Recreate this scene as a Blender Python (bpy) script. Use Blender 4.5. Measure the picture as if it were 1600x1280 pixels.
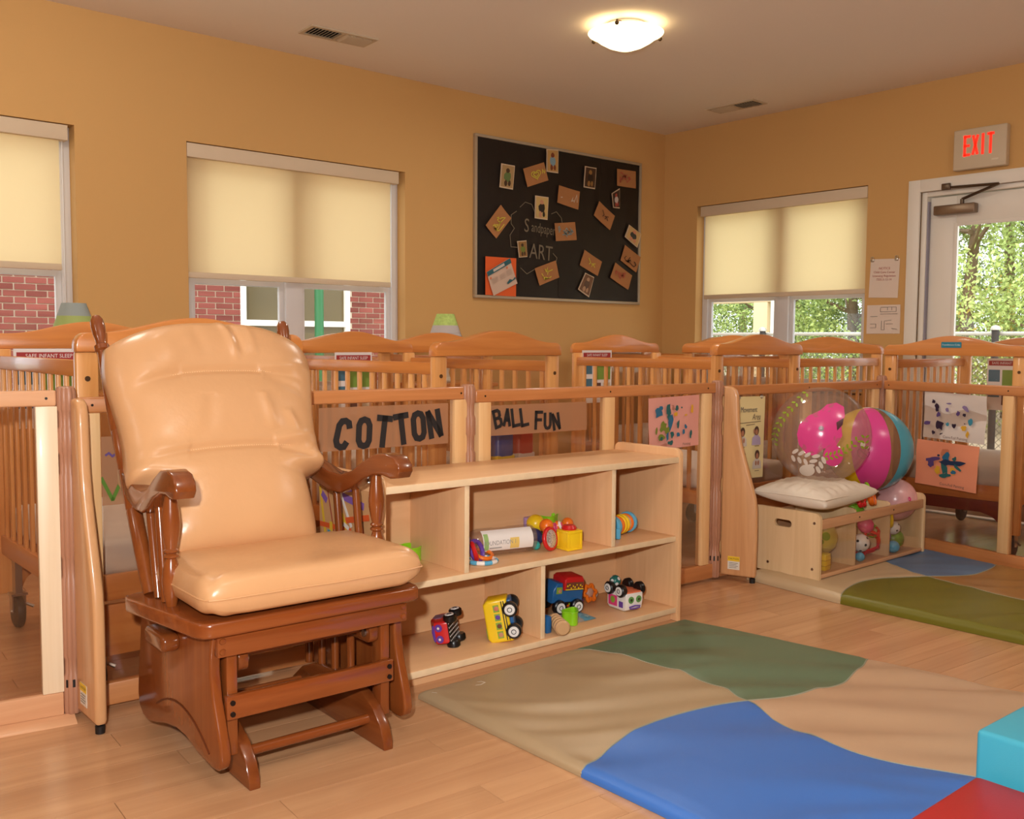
import bpy, bmesh, math, random
from math import pi, sin, cos, radians
from mathutils import Vector, Matrix, noise
random.seed(7)
for _o in list(bpy.data.objects):
    bpy.data.objects.remove(_o)
SC = bpy.context.scene
COL = SC.collection

# ------------------------------------------------------------------ camera
CH = 1.08
_yaw, _pit, _rol = radians(40.73), radians(3.959), radians(.373)
_f = Vector((sin(_yaw) * cos(_pit), cos(_yaw) * cos(_pit), -sin(_pit)))
_r = Vector((cos(_yaw), -sin(_yaw), 0))
_u = _r.cross(_f)
_r2 = cos(_rol) * _r + sin(_rol) * _u
_u2 = -sin(_rol) * _r + cos(_rol) * _u
cd = bpy.data.cameras.new('camera')
cam = bpy.data.objects.new('camera', cd)
COL.objects.link(cam)
cd.sensor_width = 36
cd.sensor_fit = 'HORIZONTAL'
cd.lens = 1527.7 / 1600 * 36
cd.clip_start = .02
cam.matrix_world = Matrix(((_r2.x, _u2.x, -_f.x, 0), (_r2.y, _u2.y, -_f.y, 0), (_r2.z, _u2.z, -_f.z, CH), (0, 0, 0, 1)))
SC.camera = cam

def in_view(p, m=60):
    d = Vector(p) - Vector((0, 0, CH))
    z = d.dot(_f)
    if z < .1:
        return False
    x = 800 + 1527.7 * d.dot(_r2) / z
    y = 640 - 1527.7 * d.dot(_u2) / z
    return -m < x < 1600 + m and -m < y < 1280 + m

# ------------------------------------------------------------------ world, lights, exposure
def srgb(r, g=None, b=None):
    if g is None:
        r, g, b = r
    f = lambda c: (c / 255 / 12.92) if c / 255 <= .04045 else ((c / 255 + .055) / 1.055) ** 2.4
    return (f(r), f(g), f(b), 1)

W = bpy.data.worlds.new('sky')
SC.world = W
W.use_nodes = True
W.node_tree.nodes['Background'].inputs[0].default_value = (.93, .97, 1.0, 1)
W.node_tree.nodes['Background'].inputs[1].default_value = 2.7

def lamp(name, typ, loc, energy, color, **kw):
    d = bpy.data.lights.new(name, typ)
    d.energy = energy
    d.color = color
    for k, v in kw.items():
        setattr(d, k, v)
    o = bpy.data.objects.new(name, d)
    COL.objects.link(o)
    o.location = loc
    return o

WARM = (1, .94, .85)
sun = lamp('sun', 'SUN', (0, 0, 12), 2.2, (1, .95, .86), angle=radians(3))
sun.rotation_euler = Vector((.55, .45, -.72)).to_track_quat('-Z', 'Y').to_euler()
flash = lamp('camera_flash', 'AREA', (-.10, .07, 1.27), 70, (1, .98, .95), shape='DISK', size=.07)
flash.rotation_euler = Vector((.66, .75, -.10)).to_track_quat('-Z', 'Y').to_euler()
for i, (x, y, e) in enumerate([(.9, 3.67, 24), (3.95, .62, 24), (.9, .62, 22), (-1.6, 2.2, 16)]):
    lamp('ceiling_lamp_light', 'POINT', (x, y, 2.48), e, WARM, shadow_soft_size=.13)
lamp('ceiling_lamp_light', 'AREA', (3.86, 3.60, 2.585), 12, WARM, shape='DISK', size=.26)
SC.view_settings.view_transform = 'Standard'
SC.view_settings.look = 'None'
SC.view_settings.exposure = 0.0
SC.view_settings.gamma = 1
SC.view_settings.use_curve_mapping = False

# ------------------------------------------------------------------ materials
MATS = {}

def _new(name):
    m = bpy.data.materials.new(name)
    m.use_nodes = True
    nt = m.node_tree
    return m, nt, nt.nodes['Principled BSDF'], nt.nodes['Material Output']

def mat(name, rgb, rough=.5, spec=.5, metal=0, coat=0, bump=None, var=0, vscale=8, emit=None, estr=0, sheen=0):
    if name in MATS:
        return MATS[name]
    m, nt, p, out = _new(name)
    c = srgb(rgb)
    p.inputs['Base Color'].default_value = c
    p.inputs['Roughness'].default_value = rough
    p.inputs['Specular IOR Level'].default_value = spec
    p.inputs['Metallic'].default_value = metal
    p.inputs['Coat Weight'].default_value = coat
    if emit:
        p.inputs['Emission Color'].default_value = srgb(emit)
        p.inputs['Emission Strength'].default_value = estr
    if var or bump:
        tc = nt.nodes.new('ShaderNodeTexCoord')
    if var:
        n = nt.nodes.new('ShaderNodeTexNoise')
        n.inputs['Scale'].default_value = vscale
        n.inputs['Detail'].default_value = 5
        nt.links.new(tc.outputs['Object'], n.inputs['Vector'])
        r = nt.nodes.new('ShaderNodeValToRGB')
        r.color_ramp.elements[0].position = .3
        r.color_ramp.elements[1].position = .7
        r.color_ramp.elements[0].color = [max(0, k * (1 - var)) for k in c[:3]] + [1]
        r.color_ramp.elements[1].color = [min(1, k * (1 + var)) for k in c[:3]] + [1]
        nt.links.new(n.outputs['Fac'], r.inputs['Fac'])
        nt.links.new(r.outputs['Color'], p.inputs['Base Color'])
    if bump:
        n2 = nt.nodes.new('ShaderNodeTexNoise')
        n2.inputs['Scale'].default_value = bump[0]
        n2.inputs['Detail'].default_value = 4
        nt.links.new(tc.outputs['Object'], n2.inputs['Vector'])
        b = nt.nodes.new('ShaderNodeBump')
        b.inputs['Strength'].default_value = bump[1]
        b.inputs['Distance'].default_value = .01
        nt.links.new(n2.outputs['Fac'], b.inputs['Height'])
        nt.links.new(b.outputs['Normal'], p.inputs['Normal'])
    MATS[name] = m
    return m

def wood(name, c1, c2, axis='x', rough=.35, coat=0, s=1.0, spec=.5, rand=0, dist=1.2):
    """grain stretched along an axis of the object"""
    if name in MATS:
        return MATS[name]
    m, nt, p, out = _new(name)
    N = nt.nodes.new
    tc = N('ShaderNodeTexCoord')
    mp = N('ShaderNodeMapping')
    sc = {'x': (1.2, 22, 22), 'y': (22, 1.2, 22), 'z': (22, 22, 1.2)}[axis]
    mp.inputs['Scale'].default_value = [k * s for k in sc]
    nt.links.new(tc.outputs['Object'], mp.inputs['Vector'])
    oi = N('ShaderNodeObjectInfo')
    mul = N('ShaderNodeMath')
    mul.operation = 'MULTIPLY'
    mul.inputs[1].default_value = 37
    nt.links.new(oi.outputs['Random'], mul.inputs[0])
    cmb = N('ShaderNodeCombineXYZ')
    for k in range(3):
        nt.links.new(mul.outputs[0], cmb.inputs[k])
    nt.links.new(cmb.outputs[0], mp.inputs['Location'])
    n = N('ShaderNodeTexNoise')
    n.inputs['Scale'].default_value = 1
    n.inputs['Detail'].default_value = 6
    n.inputs['Roughness'].default_value = .6
    n.inputs['Distortion'].default_value = dist
    nt.links.new(mp.outputs[0], n.inputs['Vector'])
    r = N('ShaderNodeValToRGB')
    r.color_ramp.elements[0].position = .34
    r.color_ramp.elements[1].position = .66
    r.color_ramp.elements[0].color = srgb(c1)
    r.color_ramp.elements[1].color = srgb(c2)
    nt.links.new(n.outputs['Fac'], r.inputs['Fac'])
    if rand:
        hs = N('ShaderNodeHueSaturation')
        ma = N('ShaderNodeMath')
        ma.operation = 'MULTIPLY_ADD'
        ma.inputs[1].default_value = rand
        ma.inputs[2].default_value = 1 - rand / 2
        nt.links.new(oi.outputs['Random'], ma.inputs[0])
        nt.links.new(ma.outputs[0], hs.inputs['Value'])
        nt.links.new(r.outputs['Color'], hs.inputs['Color'])
        nt.links.new(hs.outputs['Color'], p.inputs['Base Color'])
    else:
        nt.links.new(r.outputs['Color'], p.inputs['Base Color'])
    p.inputs['Roughness'].default_value = rough
    p.inputs['Coat Weight'].default_value = coat
    p.inputs['Coat Roughness'].default_value = .08
    p.inputs['Specular IOR Level'].default_value = spec
    MATS[name] = m
    return m

def clear(name, tint, gloss=.06, rough=.03, body=None, bodyamt=0):
    """thin clear sheet: transparent with a faint mirror coat"""
    if name in MATS:
        return MATS[name]
    m = bpy.data.materials.new(name)
    m.use_nodes = True
    nt = m.node_tree
    nt.nodes.clear()
    N = nt.nodes.new
    out = N('ShaderNodeOutputMaterial')
    t = N('ShaderNodeBsdfTransparent')
    t.inputs[0].default_value = (*tint, 1)
    g = N('ShaderNodeBsdfGlossy')
    g.inputs['Roughness'].default_value = rough
    lw = N('ShaderNodeLayerWeight')
    lw.inputs['Blend'].default_value = .25
    ma = N('ShaderNodeMath')
    ma.operation = 'MULTIPLY_ADD'
    ma.inputs[1].default_value = .16
    ma.inputs[2].default_value = gloss
    nt.links.new(lw.outputs['Fresnel'], ma.inputs[0])
    mx = N('ShaderNodeMixShader')
    nt.links.new(ma.outputs[0], mx.inputs[0])
    nt.links.new(t.outputs[0], mx.inputs[1])
    nt.links.new(g.outputs[0], mx.inputs[2])
    last = mx
    if body:
        d = N('ShaderNodeBsdfDiffuse')
        d.inputs[0].default_value = srgb(body)
        m2 = N('ShaderNodeMixShader')
        m2.inputs[0].default_value = bodyamt
        nt.links.new(mx.outputs[0], m2.inputs[1])
        nt.links.new(d.outputs[0], m2.inputs[2])
        last = m2
    nt.links.new(last.outputs[0], out.inputs[0])
    MATS[name] = m
    return m

def translucent(name, rgb, trgb, amt):
    m = bpy.data.materials.new(name)
    m.use_nodes = True
    nt = m.node_tree
    nt.nodes.clear()
    N = nt.nodes.new
    out = N('ShaderNodeOutputMaterial')
    d = N('ShaderNodeBsdfDiffuse')
    d.inputs[0].default_value = srgb(rgb)
    t = N('ShaderNodeBsdfTranslucent')
    t.inputs[0].default_value = srgb(trgb)
    mx = N('ShaderNodeMixShader')
    mx.inputs[0].default_value = amt
    nt.links.new(d.outputs[0], mx.inputs[1])
    nt.links.new(t.outputs[0], mx.inputs[2])
    nt.links.new(mx.outputs[0], out.inputs[0])
    return m

M_WALL = mat('ochre wall paint', (208, 164, 104), .75, .25, bump=(260, .04))
M_CEIL = mat('ceiling paint', (234, 224, 212), .9, .2)
M_FLOOR = wood('floor laminate', (189, 141, 101), (206, 159, 116), 'x', .2, 0, .45, .5, .09)
M_JOINT = mat('floor joint', (120, 84, 56), .6)
M_WHITE = mat('white painted frame', (214, 206, 198), .45)
M_GREYF = mat('grey window vinyl', (214, 212, 212), .45)
M_DOORP = mat('door paint', (234, 228, 216), .4)
M_GLASS = clear('window glass', (.96, .97, .97), .03, .01)
M_ACR = clear('clear acrylic', (.93, .88, .84), .03, .06, (150, 104, 78), .05)
M_ACR2 = clear('crib acrylic', (.98, .96, .94), .025, .06, (190, 150, 120), .015)
M_BLIND = translucent('blind fabric', (225, 205, 172), (252, 226, 172), .62)
M_VAL = mat('blind valance', (214, 194, 166), .6)
PINE_X = wood('honey pine along x', (196, 120, 58), (214, 140, 72), 'x', .32, .3, .8)
PINE_Y = wood('honey pine along y', (196, 120, 58), (214, 140, 72), 'y', .32, .3, .8)
PINE_Z = wood('pale pine along z', (212, 144, 78), (232, 172, 104), 'z', .35, .3, .8)
MAPLE_X = wood('maple along x', (186, 118, 66), (206, 138, 84), 'x', .35, .3, .8)
MAPLE_Z = wood('pale maple along z', (226, 176, 118), (240, 200, 146), 'z', .38, .2, .7)
MAPLE_W = wood('maple wing', (204, 150, 100), (218, 166, 116), 'z', .35, .3, 1.2)
CHERRY_X = wood('cherry stain along x', (124, 60, 24), (142, 74, 32), 'x', .22, .5, .8)
CHERRY_Y = wood('cherry stain along y', (110, 53, 22), (128, 67, 29), 'y', .2, .5, .8)
CHERRY_Z = wood('cherry stain along z', (122, 60, 25), (141, 75, 32), 'z', .22, .5, .8)
BIRCH_X = wood('laminate along x', (226, 178, 130), (234, 188, 140), 'x', .4, 0, .6)
BIRCH_Z = wood('laminate along z', (226, 178, 130), (234, 188, 140), 'z', .4, 0, 1.0)
BIRCH_E = mat('laminate edge', (236, 208, 168), .4, var=.05, vscale=30)
PLY = wood('birch ply', (220, 186, 138), (236, 206, 162), 'z', .35, .1, .5)
PLY_X = wood('birch rail', (196, 144, 104), (212, 164, 122), 'x', .4, .1, .8)
M_BROWNP = mat('brown hinge plastic', (176, 126, 98), .4)
M_BLACK = mat('black rubber', (22, 20, 20), .5)
M_STEEL = mat('steel', (190, 188, 184), .3, metal=1)
M_DARK = mat('dark bolt', (40, 32, 28), .4, metal=.6)
M_KRAFT = clear('kraft film', (.80, .62, .46), .01, .3, (178, 132, 98), .74)
M_LETTER = mat('black letter paper', (30, 27, 28), .7)
M_SHEET = mat('white sheet', (232, 226, 220), .8, var=.04, vscale=14)

# ------------------------------------------------------------------ mesh helpers
def T(x=0, y=0, z=0):
    return Matrix.Translation((x, y, z))

def RX(a): return Matrix.Rotation(radians(a), 4, 'X')
def RY(a): return Matrix.Rotation(radians(a), 4, 'Y')
def RZ(a): return Matrix.Rotation(radians(a), 4, 'Z')

def B():
    return bmesh.new()

def _xf(bm, vs, M):
    if M is not None:
        for v in vs:
            v.co = M @ v.co

def box(bm, x0, x1, y0, y1, z0, z1, bev=0, M=None, seg=2, mi=0):
    v = [bm.verts.new((x, y, z)) for z in (z0, z1) for y in (y0, y1) for x in (x0, x1)]
    fs = [bm.faces.new([v[i] for i in q]) for q in ((0, 2, 3, 1), (4, 5, 7, 6), (0, 1, 5, 4), (1, 3, 7, 5), (3, 2, 6, 7), (2, 0, 4, 6))]
    for f in fs:
        f.material_index = mi
    if bev:
        es = list({e for f in fs for e in f.edges})
        res = bmesh.ops.bevel(bm, geom=es, offset=bev, segments=seg, affect='EDGES', profile=.5)
        v = list({w for f in res['faces'] for w in f.verts} | {w for w in v if w.is_valid})
        v = [w for w in v if w.is_valid]
        if M is not None:
            al = set(v)
            for f in fs:
                if f.is_valid:
                    al |= set(f.verts)
            v = list(al)
        for w in v:
            for f in w.link_faces:
                f.material_index = mi
    _xf(bm, v, M)
    return bm

def prism(bm, pts, a0, a1, plane='xz', bev=0, M=None, seg=2, mi=0):
    """polygon in a plane, extruded from a0 to a1 along the third axis"""
    mk = {'xz': lambda p, a: (p[0], a, p[1]), 'yz': lambda p, a: (a, p[0], p[1]), 'xy': lambda p, a: (p[0], p[1], a)}[plane]
    va = [bm.verts.new(mk(p, a0)) for p in pts]
    vb = [bm.verts.new(mk(p, a1)) for p in pts]
    n = len(pts)
    fa = bm.faces.new(va)
    fb = bm.faces.new(list(reversed(vb)))
    fs = [fa, fb] + [bm.faces.new((va[i], vb[i], vb[(i + 1) % n], va[(i + 1) % n])) for i in range(n)]
    bmesh.ops.recalc_face_normals(bm, faces=fs)
    for f in fs:
        f.material_index = mi
    al = set(va + vb)
    if bev:
        es = list(set(fa.edges) | set(fb.edges))
        res = bmesh.ops.bevel(bm, geom=es, offset=bev, segments=seg, affect='EDGES', profile=.5)
        al = {w for w in al if w.is_valid}
        for f in res['faces']:
            f.material_index = mi
            al |= set(f.verts)
        for f in fs:
            if f.is_valid:
                al |= set(f.verts)
    _xf(bm, list(al), M)
    return bm

def rrect(x0, x1, z0, z1, r, n=5, corners=(1, 1, 1, 1)):
    """rounded rectangle outline (bl, br, tr, tl)"""
    out = []
    for (cx, cz, a0, k) in ((x0 + r, z0 + r, 180, 0), (x1 - r, z0 + r, 270, 1), (x1 - r, z1 - r, 0, 2), (x0 + r, z1 - r, 90, 3)):
        if corners[k]:
            for i in range(n + 1):
                a = radians(a0 + 90 * i / n)
                out.append((cx + r * cos(a), cz + r * sin(a)))
        else:
            out.append(((x0, x1, x1, x0)[k], (z0, z0, z1, z1)[k]))
    return out

def lathe(bm, prof, seg=16, M=None, mi=0):
    rings = []
    vs = []
    for r, z in prof:
        if r < 1e-5:
            ring = [bm.verts.new((0, 0, z))]
        else:
            ring = [bm.verts.new((r * cos(2 * pi * i / seg), r * sin(2 * pi * i / seg), z)) for i in range(seg)]
        rings.append(ring)
        vs += ring
    for a, b in zip(rings, rings[1:]):
        for i in range(seg):
            j = (i + 1) % seg
            q = [a[i % len(a)], a[j % len(a)], b[j % len(b)], b[i % len(b)]]
            u = []
            for w in q:
                if w not in u:
                    u.append(w)
            if len(u) >= 3:
                f = bm.faces.new(u)
                f.material_index = mi
    for ring, rev in ((rings[0], True), (rings[-1], False)):
        if len(ring) > 2:
            f = bm.faces.new(list(reversed(ring)) if rev else ring)
            f.material_index = mi
    _xf(bm, vs, M)
    return bm

def tube(bm, pts, r, seg=8, closed=False, M=None, mi=0, caps=True):
    pts = [Vector(p) for p in pts]
    n = len(pts)
    rings = []
    vs = []
    up = None
    for i, p in enumerate(pts):
        if closed:
            t = pts[(i + 1) % n] - pts[i - 1]
        else:
            t = pts[min(i + 1, n - 1)] - pts[max(i - 1, 0)]
        t.normalize()
        if up is None:
            up = Vector((0, 0, 1)) if abs(t.z) < .9 else Vector((1, 0, 0))
        a = t.cross(up)
        a.normalize()
        b = a.cross(t)
        up = b
        rr = r[i] if isinstance(r, (list, tuple)) else r
        ring = [bm.verts.new(p + rr * (cos(2 * pi * k / seg) * a + sin(2 * pi * k / seg) * b)) for k in range(seg)]
        rings.append(ring)
        vs += ring
    rng = range(n) if closed else range(n - 1)
    fs = []
    for i in rng:
        a, b = rings[i], rings[(i + 1) % n]
        for k in range(seg):
            fs.append(bm.faces.new((a[k], a[(k + 1) % seg], b[(k + 1) % seg], b[k])))
    if not closed and caps:
        fs.append(bm.faces.new(list(reversed(rings[0]))))
        fs.append(bm.faces.new(rings[-1]))
    for f in fs:
        f.material_index = mi
    _xf(bm, vs, M)
    return bm

def cyl(bm, p0, p1, r, seg=12, mi=0, M=None):
    return tube(bm, [p0, p1], r, seg, mi=mi, M=M)

def ball(bm, c, r, u=16, v=10, M=None, mi=0, sc=(1, 1, 1)):
    res = bmesh.ops.create_uvsphere(bm, u_segments=u, v_segments=v, radius=r)
    for w in res['verts']:
        w.co = Vector((w.co.x * sc[0], w.co.y * sc[1], w.co.z * sc[2])) + Vector(c)
    for f in {f for w in res['verts'] for f in w.link_faces}:
        f.material_index = mi
    _xf(bm, res['verts'], M)
    return bm

def torus(bm, R, r, seg=24, ms=8, M=None, mi=0):
    return tube(bm, [(R * cos(2 * pi * i / seg), R * sin(2 * pi * i / seg), 0) for i in range(seg)], r, ms, True, M, mi)

def poly(bm, pts, mi=0, M=None):
    v = [bm.verts.new(p) for p in pts]
    f = bm.faces.new(v)
    f.material_index = mi
    _xf(bm, v, M)
    return bm

def obj(name, bm, m, parent=None, smooth=True, ang=38):
    me = bpy.data.meshes.new(name)
    bmesh.ops.recalc_face_normals(bm, faces=bm.faces)
    bm.to_mesh(me)
    bm.free()
    for x in (m if isinstance(m, (list, tuple)) else [m]):
        me.materials.append(x)
    if smooth:
        me.shade_smooth()
        me.set_sharp_from_angle(angle=radians(ang))
    o = bpy.data.objects.new(name, me)
    COL.objects.link(o)
    if parent is not None:
        o.parent = parent
    return o

def tag(o, label, cat, group=None):
    o['label'] = label
    o['category'] = cat
    if group:
        o['group'] = group
    return o

def thing(name, label, cat, loc=(0, 0, 0), rotz=0, group=None, rot=None):
    o = bpy.data.objects.new(name, None)
    o.empty_display_size = .1
    COL.objects.link(o)
    o.location = loc
    o.rotation_euler = rot if rot else (0, 0, radians(rotz))
    return tag(o, label, cat, group)

def struct(name, bm=None, m=None, loc=(0, 0, 0), rotz=0, smooth=False):
    if bm is None:
        o = bpy.data.objects.new(name, None)
        COL.objects.link(o)
    else:
        o = obj(name, bm, m, None, smooth)
    o.location = loc
    o.rotation_euler = (0, 0, radians(rotz))
    o['kind'] = 'structure'
    return o

def dup(root, loc, rotz, label):
    r = root.copy()
    COL.objects.link(r)
    r.location = loc
    r.rotation_euler = (0, 0, radians(rotz))
    r['label'] = label
    for ch in list(root.children):
        c = ch.copy()
        COL.objects.link(c)
        c.parent = r
        for g in list(ch.children):
            d = g.copy()
            COL.objects.link(d)
            d.parent = c
    return r

def text_mesh(s, size, align='CENTER', shear=0):
    cu = bpy.data.curves.new('lettering', 'FONT')
    cu.body = s
    cu.size = size
    cu.align_x = align
    cu.align_y = 'CENTER'
    cu.shear = shear
    cu.resolution_u = 3
    o = bpy.data.objects.new('lettering', cu)
    COL.objects.link(o)
    me = bpy.data.meshes.new_from_object(o.evaluated_get(bpy.context.evaluated_depsgraph_get()))
    bpy.data.objects.remove(o)
    bpy.data.curves.remove(cu)
    return me

def text(bm, s, size, M, align='CENTER', shear=0, xs=1.0, mi=0):
    """flat lettering; its XY plane is carried by M"""
    me = text_mesh(s, size, align, shear)
    k = len(bm.faces)
    n = len(bm.verts)
    bm.from_mesh(me)
    bpy.data.meshes.remove(me)
    bm.verts.ensure_lookup_table()
    bm.faces.ensure_lookup_table()
    for v in bm.verts[n:]:
        v.co = M @ Vector((v.co.x * xs, v.co.y, v.co.z))
    for f in bm.faces[k:]:
        f.material_index = mi
    return bm

UP = Matrix(((1, 0, 0, 0), (0, 0, -1, 0), (0, 1, 0, 0), (0, 0, 0, 1)))   # XY plane stood up: faces -Y

GLYPH = {
    'C': [[(1, .75), (.82, .95), (.5, 1), (.18, .95), (0, .78), (0, .22), (.18, .05), (.5, 0), (.82, .05), (1, .25)]],
    'O': [[(.5, 1), (.18, .95), (0, .78), (0, .22), (.18, .05), (.5, 0), (.82, .05), (1, .22), (1, .78), (.82, .95), (.5, 1)]],
    'T': [[(0, 1), (1, 1)], [(.5, 1), (.5, 0)]],
    'N': [[(0, 0), (0, 1)], [(0, 1), (1, 0)], [(1, 0), (1, 1)]],
    'B': [[(0, 0), (0, 1)], [(0, 1), (.7, 1), (.95, .88), (.95, .65), (.7, .53), (0, .53)], [(.7, .53), (1, .4), (1, .13), (.7, 0), (0, 0)]],
    'A': [[(0, 0), (.5, 1)], [(.5, 1), (1, 0)], [(.2, .33), (.8, .33)]],
    'L': [[(0, 1), (0, 0)], [(0, 0), (1, 0)]],
    'F': [[(0, 0), (0, 1)], [(0, 1), (1, 1)], [(0, .52), (.85, .52)]],
    'U': [[(0, 1), (0, .22), (.2, .04), (.5, 0), (.8, .04), (1, .22), (1, 1)]],
    'E': [[(0, 0), (0, 1)], [(0, 1), (1, 1)], [(0, .5), (.85, .5)], [(0, 0), (1, 0)]],
    'X': [[(0, 0), (1, 1)], [(0, 1), (1, 0)]],
    'I': [[(.5, 0), (.5, 1)]],
    'V': [[(0, 1), (.5, 0)], [(.5, 0), (1, 1)]],
}

def stroke(bm, pts, t, M, mi=0, th=.0012):
    """thick flat stroke along a polyline in the XY plane"""
    n = len(pts)
    L, R_ = [], []
    for i in range(n):
        p = Vector(pts[i]).to_2d()
        a = (Vector(pts[i]).to_2d() - Vector(pts[i - 1]).to_2d()) if i > 0 else None
        b = (Vector(pts[i + 1]).to_2d() - Vector(pts[i]).to_2d()) if i < n - 1 else None
        if a is None and pts[0] == pts[-1]:
            a = Vector(pts[-1]).to_2d() - Vector(pts[-2]).to_2d()
        if b is None and pts[0] == pts[-1]:
            b = Vector(pts[1]).to_2d() - Vector(pts[0]).to_2d()
        a = a or b
        b = b or a
        d = (a.normalized() + b.normalized())
        if d.length < .1:
            d = a
        d.normalize()
        k = max(.5, d.dot(a.normalized()))
        nn = Vector((-d.y, d.x)) * (t / 2 / k)
        L.append(p + nn)
        R_.append(p - nn)
    for i in range(n - 1):
        q = [L[i], L[i + 1], R_[i + 1], R_[i]]
        va = [bm.verts.new((c.x, c.y, 0)) for c in q]
        vb = [bm.verts.new((c.x, c.y, th)) for c in q]
        fs = [bm.faces.new(va), bm.faces.new(list(reversed(vb)))]
        for j in range(4):
            fs.append(bm.faces.new((va[j], vb[j], vb[(j + 1) % 4], va[(j + 1) % 4])))
        for f in fs:
            f.material_index = mi
        _xf(bm, va + vb, M)

def glyph(bm, ch, w, h, t, M, mi=0):
    for pl in GLYPH[ch]:
        pts = [((p[0] - .5) * (w - t), (p[1] - .5) * (h - t)) for p in pl]
        if len(pts) == 2:
            a, b = Vector(pts[0]), Vector(pts[1])
            d = (b - a).normalized() * t * .5
            pts = [tuple(a - d), tuple(b + d)] if ch not in 'ANXV' else [tuple(a - d * .5), tuple(b + d * .5)]
        stroke(bm, pts, t, M, mi)

def blob(bm, x, y, rx, ry, M, mi=0, n=11, jit=.3, rot=0, z=.0006):
    pts = []
    ca, sa = cos(rot), sin(rot)
    for i in range(n):
        a = 2 * pi * i / n
        k = 1 + random.uniform(-jit, jit)
        u, v = rx * k * cos(a), ry * k * sin(a)
        pts.append((x + u * ca - v * sa, y + u * sa + v * ca, z))
    poly(bm, pts, mi, M)

def sheet(bm, w, h, M, nx=8, ny=8, curl=.006, seed=0, mi=0, th=.0006):
    """a sheet of paper that waves a little, lying in the XY plane of M, centred"""
    g = []
    for j in range(ny + 1):
        row = []
        for i in range(nx + 1):
            u, v = i / nx - .5, j / ny - .5
            z = -curl * (noise.noise(Vector((u * 2.3 + seed, v * 2.1, seed * 1.7))))
            row.append(bm.verts.new(M @ Vector((u * w, v * h, z))))
        g.append(row)
    for j in range(ny):
        for i in range(nx):
            f = bm.faces.new((g[j][i], g[j][i + 1], g[j + 1][i + 1], g[j + 1][i]))
            f.material_index = mi

# ------------------------------------------------------------------ room shell
XR, YB, ZC = 6.114, 5.24, 2.74
XL, YF = -3.4, -2.9

def holed_wall(u0, u1, z1, holes, mk):
    """wall pieces round rectangular openings; mk(bm,u0,u1,z0,z1) adds one"""
    bm = B()
    us = sorted({u0, u1} | {h[0] for h in holes} | {h[1] for h in holes})
    for a, b in zip(us, us[1:]):
        c = (a + b) / 2
        hs = sorted([h for h in holes if h[0] < c < h[1]], key=lambda h: h[2])
        z = -.08
        for h in hs:
            if h[2] > z:
                mk(bm, a, b, z, h[2])
            z = h[3]
        mk(bm, a, b, z, z1)
    bmesh.ops.remove_doubles(bm, verts=bm.verts, dist=1e-5)
    return bm

WIN = [(.16, 1.59), (2.17, 3.60)]
struct('wall_back', holed_wall(XL - .2, XR + .2, ZC, [(a, b, .75, 2.155) for a, b in WIN],
       lambda bm, a, b, c, d: box(bm, a, b, YB, YB + .22, c, d)), M_WALL)
struct('wall_right', holed_wall(YF, YB, ZC, [(3.470, 4.905, .75, 2.14), (2.10, 3.10, -.08, 2.05)],
       lambda bm, a, b, c, d: box(bm, XR, XR + .22, a, b, c, d)), M_WALL)
bm = B(); box(bm, XL - .2, XL, YF, YB, -.08, ZC); struct('wall_left', bm, M_WALL)
bm = B(); box(bm, XL - .2, XR + .22, YF - .2, YF, -.08, ZC); struct('wall_front', bm, M_WALL)
bm = B(); box(bm, XL - .4, XR + .5, YF - .4, YB + .5, ZC, ZC + .2); struct('ceiling', bm, M_CEIL)
bm = B(); box(bm, XL - .2, XR + .22, YF - .2, YB + .22, -.2, -.004)
floor = struct('floor', bm, M_JOINT)
bm = B(); box(bm, XL, XR, YB - .012, YB, 0, .09); struct('baseboard_back', bm, M_WHITE)

# planks: laid at a slight angle to the walls
PW, PL = .106, 1.18
FA = -4.2
pb = B(); box(pb, 0, PL - .0016, 0, PW - .0014, -.012, 0)
pm = None
rest = B()
spots = []
MF = RZ(FA)
for row in range(-34, 66):
    off = random.uniform(0, PL)
    for k in range(-4, 8):
        x, y = k * PL + off, row * PW - .002
        ins = lambda a: all(XL < q.x < XR and YF < q.y < YB for q in (MF @ Vector((x + a, y, 0)), MF @ Vector((x + a, y + PW, 0))))
        ok = [a for a in [PL * q / 40 for q in range(41)] if ins(a)]
        if len(ok) < 3:
            continue
        la, lb_ = ok[0], ok[-1]
        x, ln = x + la, lb_ - la
        cs = [MF @ Vector((x + a, y + b, 0)) for a in (0, ln) for b in (0, PW)]
        c = MF @ Vector((x + ln / 2, y + PW / 2, 0))
        vis = any(in_view(q, 20) for q in cs + [c])
        spots.append((0 if vis else 1, c.length, x, y, ln))
spots.sort()
proto = None
for i, (nv, d, x, y, ln) in enumerate(spots):
    if i < 290 and not nv:
        if proto is None:
            proto = obj('plank', pb, M_FLOOR, floor, False)
            o = proto
        else:
            o = proto.copy(); COL.objects.link(o)
        o.location = MF @ Vector((x, y, 0))
        o.scale = (ln / PL, 1, 1)
        o.rotation_euler = (0, 0, radians(FA))
    elif d < 8:
        box(rest, x, x + ln - .0016, y, y + PW - .0014, -.012, 0)
if len(rest.verts):
    o = obj('plank_field', rest, M_FLOOR, floor, False)
    o.rotation_euler = (0, 0, radians(FA)); o['kind'] = 'stuff'

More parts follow.
